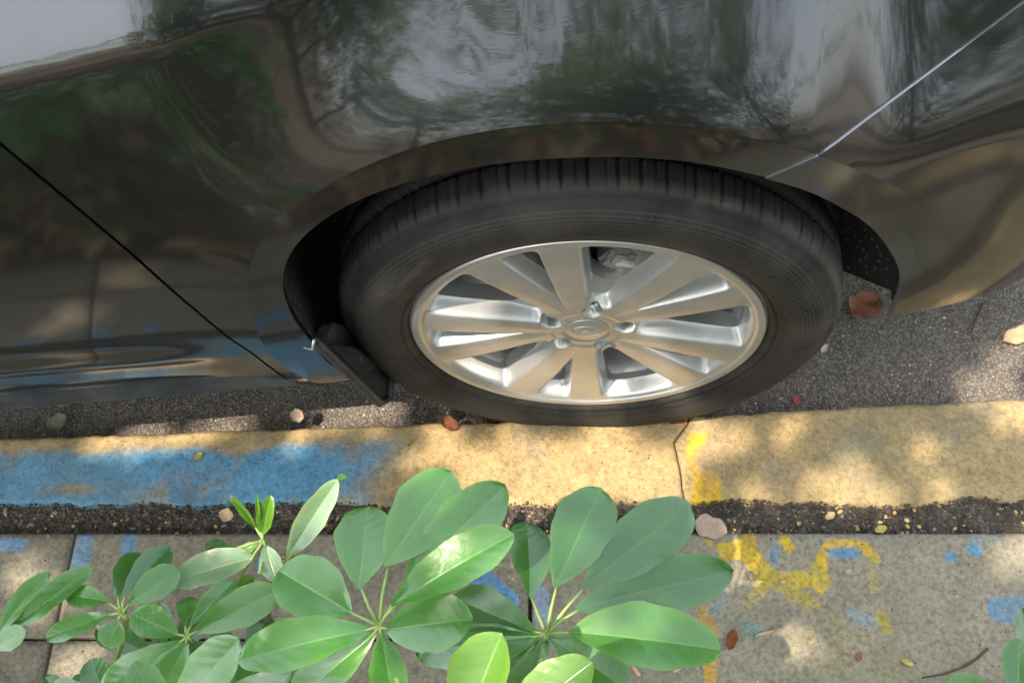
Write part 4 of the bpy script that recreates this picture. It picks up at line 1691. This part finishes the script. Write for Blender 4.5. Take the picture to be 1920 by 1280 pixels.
def p_kerb():
    x = rng.uniform(-0.95, 0.8)
    y = rng.uniform(kerb_low(x) + 0.006, kerb_edge(x) - 0.006)
    return x, y, KZ - 0.0005


# loose leaf litter over the bed
vs, fs = [], []
for k in range(2600):
    c = np.array([rng.uniform(-2.2, 1.8), -0.47 - abs(rng.normal(0, 0.35)), 0.05 + rng.uniform(0, 0.02)])
    a_ = rng.uniform(0, 6.3)
    l_ = rng.uniform(0.015, 0.035)
    u_ = np.array([math.cos(a_), math.sin(a_), rng.uniform(-.4, .4)]) * l_
    w_ = np.array([-math.sin(a_), math.cos(a_), rng.uniform(-.4, .4)]) * l_ * 0.5
    o_ = len(vs)
    vs += [c - u_, c + w_ - u_ * .2, c + u_, c - w_ - u_ * .2]
    fs += [(o_, o_ + 1, o_ + 2), (o_, o_ + 2, o_ + 3)]
mesh_obj('leaf_litter', vs[:len(vs) // 2], fs[:len(fs) // 2], M_DRY_RED, smooth=False, kind='stuff')
h2 = len(vs) // 2
mesh_obj('leaf_litter', vs[h2:], [tuple(i - h2 for i in f) for f in fs[len(fs) // 2:]], M_DRY_TAN, smooth=False, kind='stuff')
vs, fs = [], []
for k in range(1500):
    c = np.array([rng.uniform(-2.2, 1.8), -0.50 - abs(rng.normal(0, 0.3)), 0.06 + rng.uniform(0, 0.10)])
    a_ = rng.uniform(0, 6.3)
    l_ = rng.uniform(0.015, 0.03)
    u_ = np.array([math.cos(a_), math.sin(a_), rng.uniform(-.2, .6)]) * l_
    w_ = np.array([-math.sin(a_), math.cos(a_), rng.uniform(-.4, .4)]) * l_ * 0.5
    o_ = len(vs)
    vs += [c - u_, c + w_ - u_ * .2, c + u_, c - w_ - u_ * .2]
    fs += [(o_, o_ + 1, o_ + 2), (o_, o_ + 2, o_ + 3)]
mesh_obj('ground_cover', vs, fs, M_CANOPY, smooth=False, kind='stuff')

scatter('asphalt_grit', 5200, p_road, 0.0010, 0.0042, M_GRIT)
scatter('soil_crumbs', 4200, p_soil, 0.0010, 0.0050, M_GRITB)
scatter('kerb_edge_crumbs', 1500, p_edge, 0.0010, 0.0042, M_GRITB)
scatter('pale_grit', 420, p_soil, 0.0008, 0.0034, M_GRIT)
scatter('litter_crumbs', 330, p_soil, 0.0010, 0.0052, M_CHIP, 0.4)
scatter('litter_crumbs', 160, p_soil, 0.0012, 0.0060, M_DRY_GREY, 0.4)
scatter('road_grit_pale', 900, p_road, 0.0008, 0.0026, M_SEED, 0.5)
scatter('road_litter_crumbs', 70, p_road, 0.0010, 0.0040, M_CHIP, 0.4)
scatter('paving_grit', 700, p_pave, 0.0005, 0.0019, M_GRITB)
scatter('paving_litter_crumbs', 130, p_pave, 0.0008, 0.0032, M_CHIP, 0.4)
scatter('kerb_grit', 150, p_kerb, 0.0005, 0.0018, M_GRITB)

# ------------------------------------------------------------------ the tree overhead that dapples the light
SPOTS = []          # (world point, radius): where the crown is cut open for the sun


def spot(px, py, r, z=KZ):
    SPOTS.append((at_z(px, py, z), r))


for px, py, r in ((975, 880, 0.040), (1010, 850, 0.03), (1115, 860, 0.048), (1100, 920, 0.03), (1230, 890, 0.022), (1310, 862, 0.030),
                  (1545, 915, 0.040), (1600, 905, 0.040), (1660, 925, 0.025), (1885, 760, 0.045), (1930, 770, 0.04), (890, 900, 0.035), (930, 940, 0.03), (850, 850, 0.03), (935, 850, 0.035), (1050, 905, 0.035), (1190, 925, 0.03), (1205, 850, 0.025), (1130, 820, 0.03), (820, 820, 0.02),
                  (250, 826, 0.022), (380, 812, 0.022), (320, 824, 0.02), (700, 800, 0.02), (1330, 800, 0.02), (780, 860, 0.02), (1000, 920, 0.03), (1160, 880, 0.025), (1260, 930, 0.025), (1390, 830, 0.02), (1420, 930, 0.02), (1740, 840, 0.02), (1480, 800, 0.018), (1760, 930, 0.018), (560, 830, 0.02), (180, 835, 0.018)):
    spot(px, py, r * 0.78)
for px, py, r in ((270, 808, 0.018), (410, 798, 0.028), (450, 792, 0.022), (620, 775, 0.026), (680, 770, 0.026), (730, 768, 0.02), (1870, 705, 0.03), (1920, 640, 0.03), (1830, 725, 0.025)):
    spot(px, py, r, 0.0)
for px, py, r in ((1500, 1212, 0.024), (1905, 1040, 0.035), (1380, 1010, 0.02), (90, 1130, 0.025), (150, 1245, 0.03), (50, 1070, 0.022)):
    spot(px, py, r, PZ)
SPOTS.append((at_y(722, 520, -0.015), 0.045))
SPOTS.append((at_y(745, 500, -0.015), 0.03))
for px, py in ((1262, 722), (1095, 735), (975, 722), (1000, 690)):
    SPOTS.append((at_y(px, py, 0.003), 0.022))
for px, py, dep, r in ((930, 1235, 0.80, 0.03), (1060, 1262, 0.80, 0.03), (640, 1200, 0.9, 0.022), (860, 1060, 0.88, 0.02), (600, 960, 1.09, 0.02), (470, 1000, 1.09, 0.025)):
    SPOTS.append((at_depth(px, py, dep), r))
for px, py in ((1150, 420), (600, 410)):
    pass

tree = empty('street_tree', (-3.2, -1.5, 0.0), label='leafy street tree over the pavement, its crown shading the car', cat='tree')
bm = bmesh.new()
tube(bm, [Vector(p) for p in ((0, 0, -0.02), (0.05, 0.03, 1.2), (0.12, 0.1, 2.4), (0.3, 0.1, 3.6), (0.3, 0.4, 4.8), (0.2, 0.7, 5.8))], [0.22, 0.17, 0.14, 0.10, 0.05, 0.02], 14)
for e in ((-0.6, 1.9, 4.8), (-1.5, 1.0, 4.9), (0.6, 2.6, 4.8), (1.4, -2.6, 4.9), (-1.6, -1.8, 4.9), (0.6, -2.2, 5.0)):
    tube(bm, [Vector((0.3, 0.3, 3.3)), Vector((e[0] * .5, e[1] * .5, 4.2)), Vector(e)], [0.05, 0.028, 0.008], 8)
bm_obj('trunk', bm, M_BARK, parent=tree)

leaf_c, leaf_s = [], []
CENT = np.array([-0.1, -0.1, 0.05])
# leaf layers added across the sun's path to shade the car
e1 = np.cross(SUN_DIR, [0, 1, 0])
e1 /= np.linalg.norm(e1)
e2 = np.cross(SUN_DIR, e1)
for layer, dist in enumerate((3.9, 4.0, 4.1, 4.2, 4.3, 4.4, 4.5, 4.6, 4.7, 4.8)):
    stp = 0.060
    for a_ in np.arange(-1.5, 1.5, stp):
        for b in np.arange(-1.3, 1.3, stp):
            c = CENT + SUN_DIR * (dist + rng.uniform(-0.05, 0.05)) + e1 * (a_ + rng.uniform(-.04, .04)) + e2 * (b + rng.uniform(-.04, .04))
            leaf_c.append(c)
            leaf_s.append(rng.uniform(0.075, 0.095))
# the rest of the crown in clumps
for k in range(330):
    cc = np.array([rng.uniform(-6.5, 3.0), rng.uniform(-7.5, 0.8), rng.uniform(3.2, 6.2)])
    n_ = 48
    q = rng.normal(0, 1, (n_, 3)) * np.array([0.30, 0.30, 0.16]) + cc
    leaf_c += list(q)
    leaf_s += list(rng.uniform(0.09, 0.16, n_))
leaf_c = np.array(leaf_c)
leaf_s = np.array(leaf_s)
owner = np.zeros(len(leaf_c), int)
BACK = ((1.9, -8.0), (-2.0, -8.6), (5.2, -7.4), (-7.0, -7.2), (3.1, -6.0), (6.6, -4.2))
for bi, (bx, by) in enumerate(BACK):
    q = []
    for k in range(230):
        cc = np.array([bx, by, 3.2]) + rng.normal(0, 1, 3) * np.array([1.25, 0.9, 1.75])
        cc[2] = abs(cc[2] - 0.4) + 0.4
        q.append(rng.normal(0, 1, (34, 3)) * np.array([0.28, 0.28, 0.16]) + cc)
    q = np.concatenate(q)
    leaf_c = np.concatenate([leaf_c, q])
    leaf_s = np.concatenate([leaf_s, rng.uniform(0.14, 0.24, len(q))])
    owner = np.concatenate([owner, np.full(len(q), bi + 1)])
keep = np.ones(len(leaf_c), bool)
for p, r in SPOTS:
    d = leaf_c - p
    tt = d @ SUN_DIR
    dist = np.linalg.norm(d - tt[:, None] * SUN_DIR, axis=1)
    keep &= ~((dist < r * 0.95 + leaf_s * 0.22) & (tt > 2))
# leaves thinned out of the crowns so the body paint mirrors sky there
for px, py, half in ((60, 40, 15), (150, 30, 14), (20, 90, 14), (230, 20, 11), (30, 8, 15), (120, 8, 14), (-60, 60, 14), (215, 8, 6), (985, 130, 7), (1000, 60, 6)):
    x, z = skin_hit(px, py)
    x, z = np.array([x]), np.array([z + 0.004])
    n_ = np.array([float((side_y(x + .003, z) - side_y(x - .003, z))[0] / .006), -1.0, float((side_y(x, z + .003) - side_y(x, z - .003))[0] / .006)])
    n_ = np.array(CINV.inverted().to_3x3() @ Vector(n_ / np.linalg.norm(n_)))
    v_ = ray(px, py) / np.linalg.norm(ray(px, py))
    r_ = v_ - 2 * (v_ @ n_) * n_
    d = leaf_c - at_y(px, py, -0.02)
    ca = (d @ r_) / np.linalg.norm(d, axis=1)
    sa = np.linalg.norm(np.cross(leaf_c - CENT, SUN_DIR), axis=1)
    keep &= ~((ca > math.cos(math.radians(half))) & (sa > 1.6) & (rng.random(len(ca)) < (0.72 if px > 300 else 0.80)))
    print('gap', px, py, n_, r_)
leaf_c, leaf_s, owner = leaf_c[keep], leaf_s[keep], owner[keep]


def crown_mesh(cs_, ss_, origin, parent):
    vs, fs = [], []
    for c, s in zip(cs_, ss_):
        nrm_ = rng.normal(0, 0.5, 3) + np.array([0, 0, 0.9]) + SUN_DIR * 0.4
        nrm_ /= np.linalg.norm(nrm_)
        t_ = np.cross(nrm_, rng.normal(0, 1, 3))
        t_ /= np.linalg.norm(t_)
        b_ = np.cross(nrm_, t_)
        c = c - origin
        o_ = len(vs)
        vs += [c - t_ * s * .5, c + b_ * s * .27 - t_ * s * .1 + nrm_ * s * .04, c + t_ * s * .5, c - b_ * s * .27 - t_ * s * .1 + nrm_ * s * .04]
        fs += [(o_, o_ + 1, o_ + 2), (o_, o_ + 2, o_ + 3)]
    mesh_obj('crown', vs, fs, M_CANOPY, smooth=False, parent=parent, kind='stuff')


crown_mesh(leaf_c[owner == 0], leaf_s[owner == 0], np.array([-3.2, -1.5, 0]), tree)
BLAB = ('street tree with a loose crown farther back behind the pavement bed', 'broad street tree far back behind the left shrubs',
        'street tree far back beyond the front of the car', 'street tree far back beyond the rear of the car',
        'street tree diagonally behind the right end of the bed', 'street tree standing level with the front of the car')
for bi, (bx, by) in enumerate(BACK):
    tr_ = empty('street_tree', (bx, by, 0), label=BLAB[bi], cat='tree', group='street trees behind the pavement')
    bm = bmesh.new()
    tube(bm, [Vector(p) for p in ((0, 0, -0.05), (0.04, 0, 1.5), (-0.05, 0.05, 3.2), (0.1, 0, 4.6))], [0.12, 0.09, 0.06, 0.02], 12)
    for k in range(5):
        a_ = k * 1.26
        tube(bm, [Vector((0, 0, 2.2 + 0.2 * k)), Vector((math.cos(a_) * .6, math.sin(a_) * .5, 2.9 + .2 * k)), Vector((math.cos(a_) * 1.3, math.sin(a_), 3.5 + .2 * k))], [0.035, 0.022, 0.008], 8)
    bm_obj('trunk', bm, M_BARK, parent=tr_)
    crown_mesh(leaf_c[owner == bi + 1], leaf_s[owner == bi + 1], np.array([bx, by, 0]), tr_)
print('leaves', len(leaf_c))
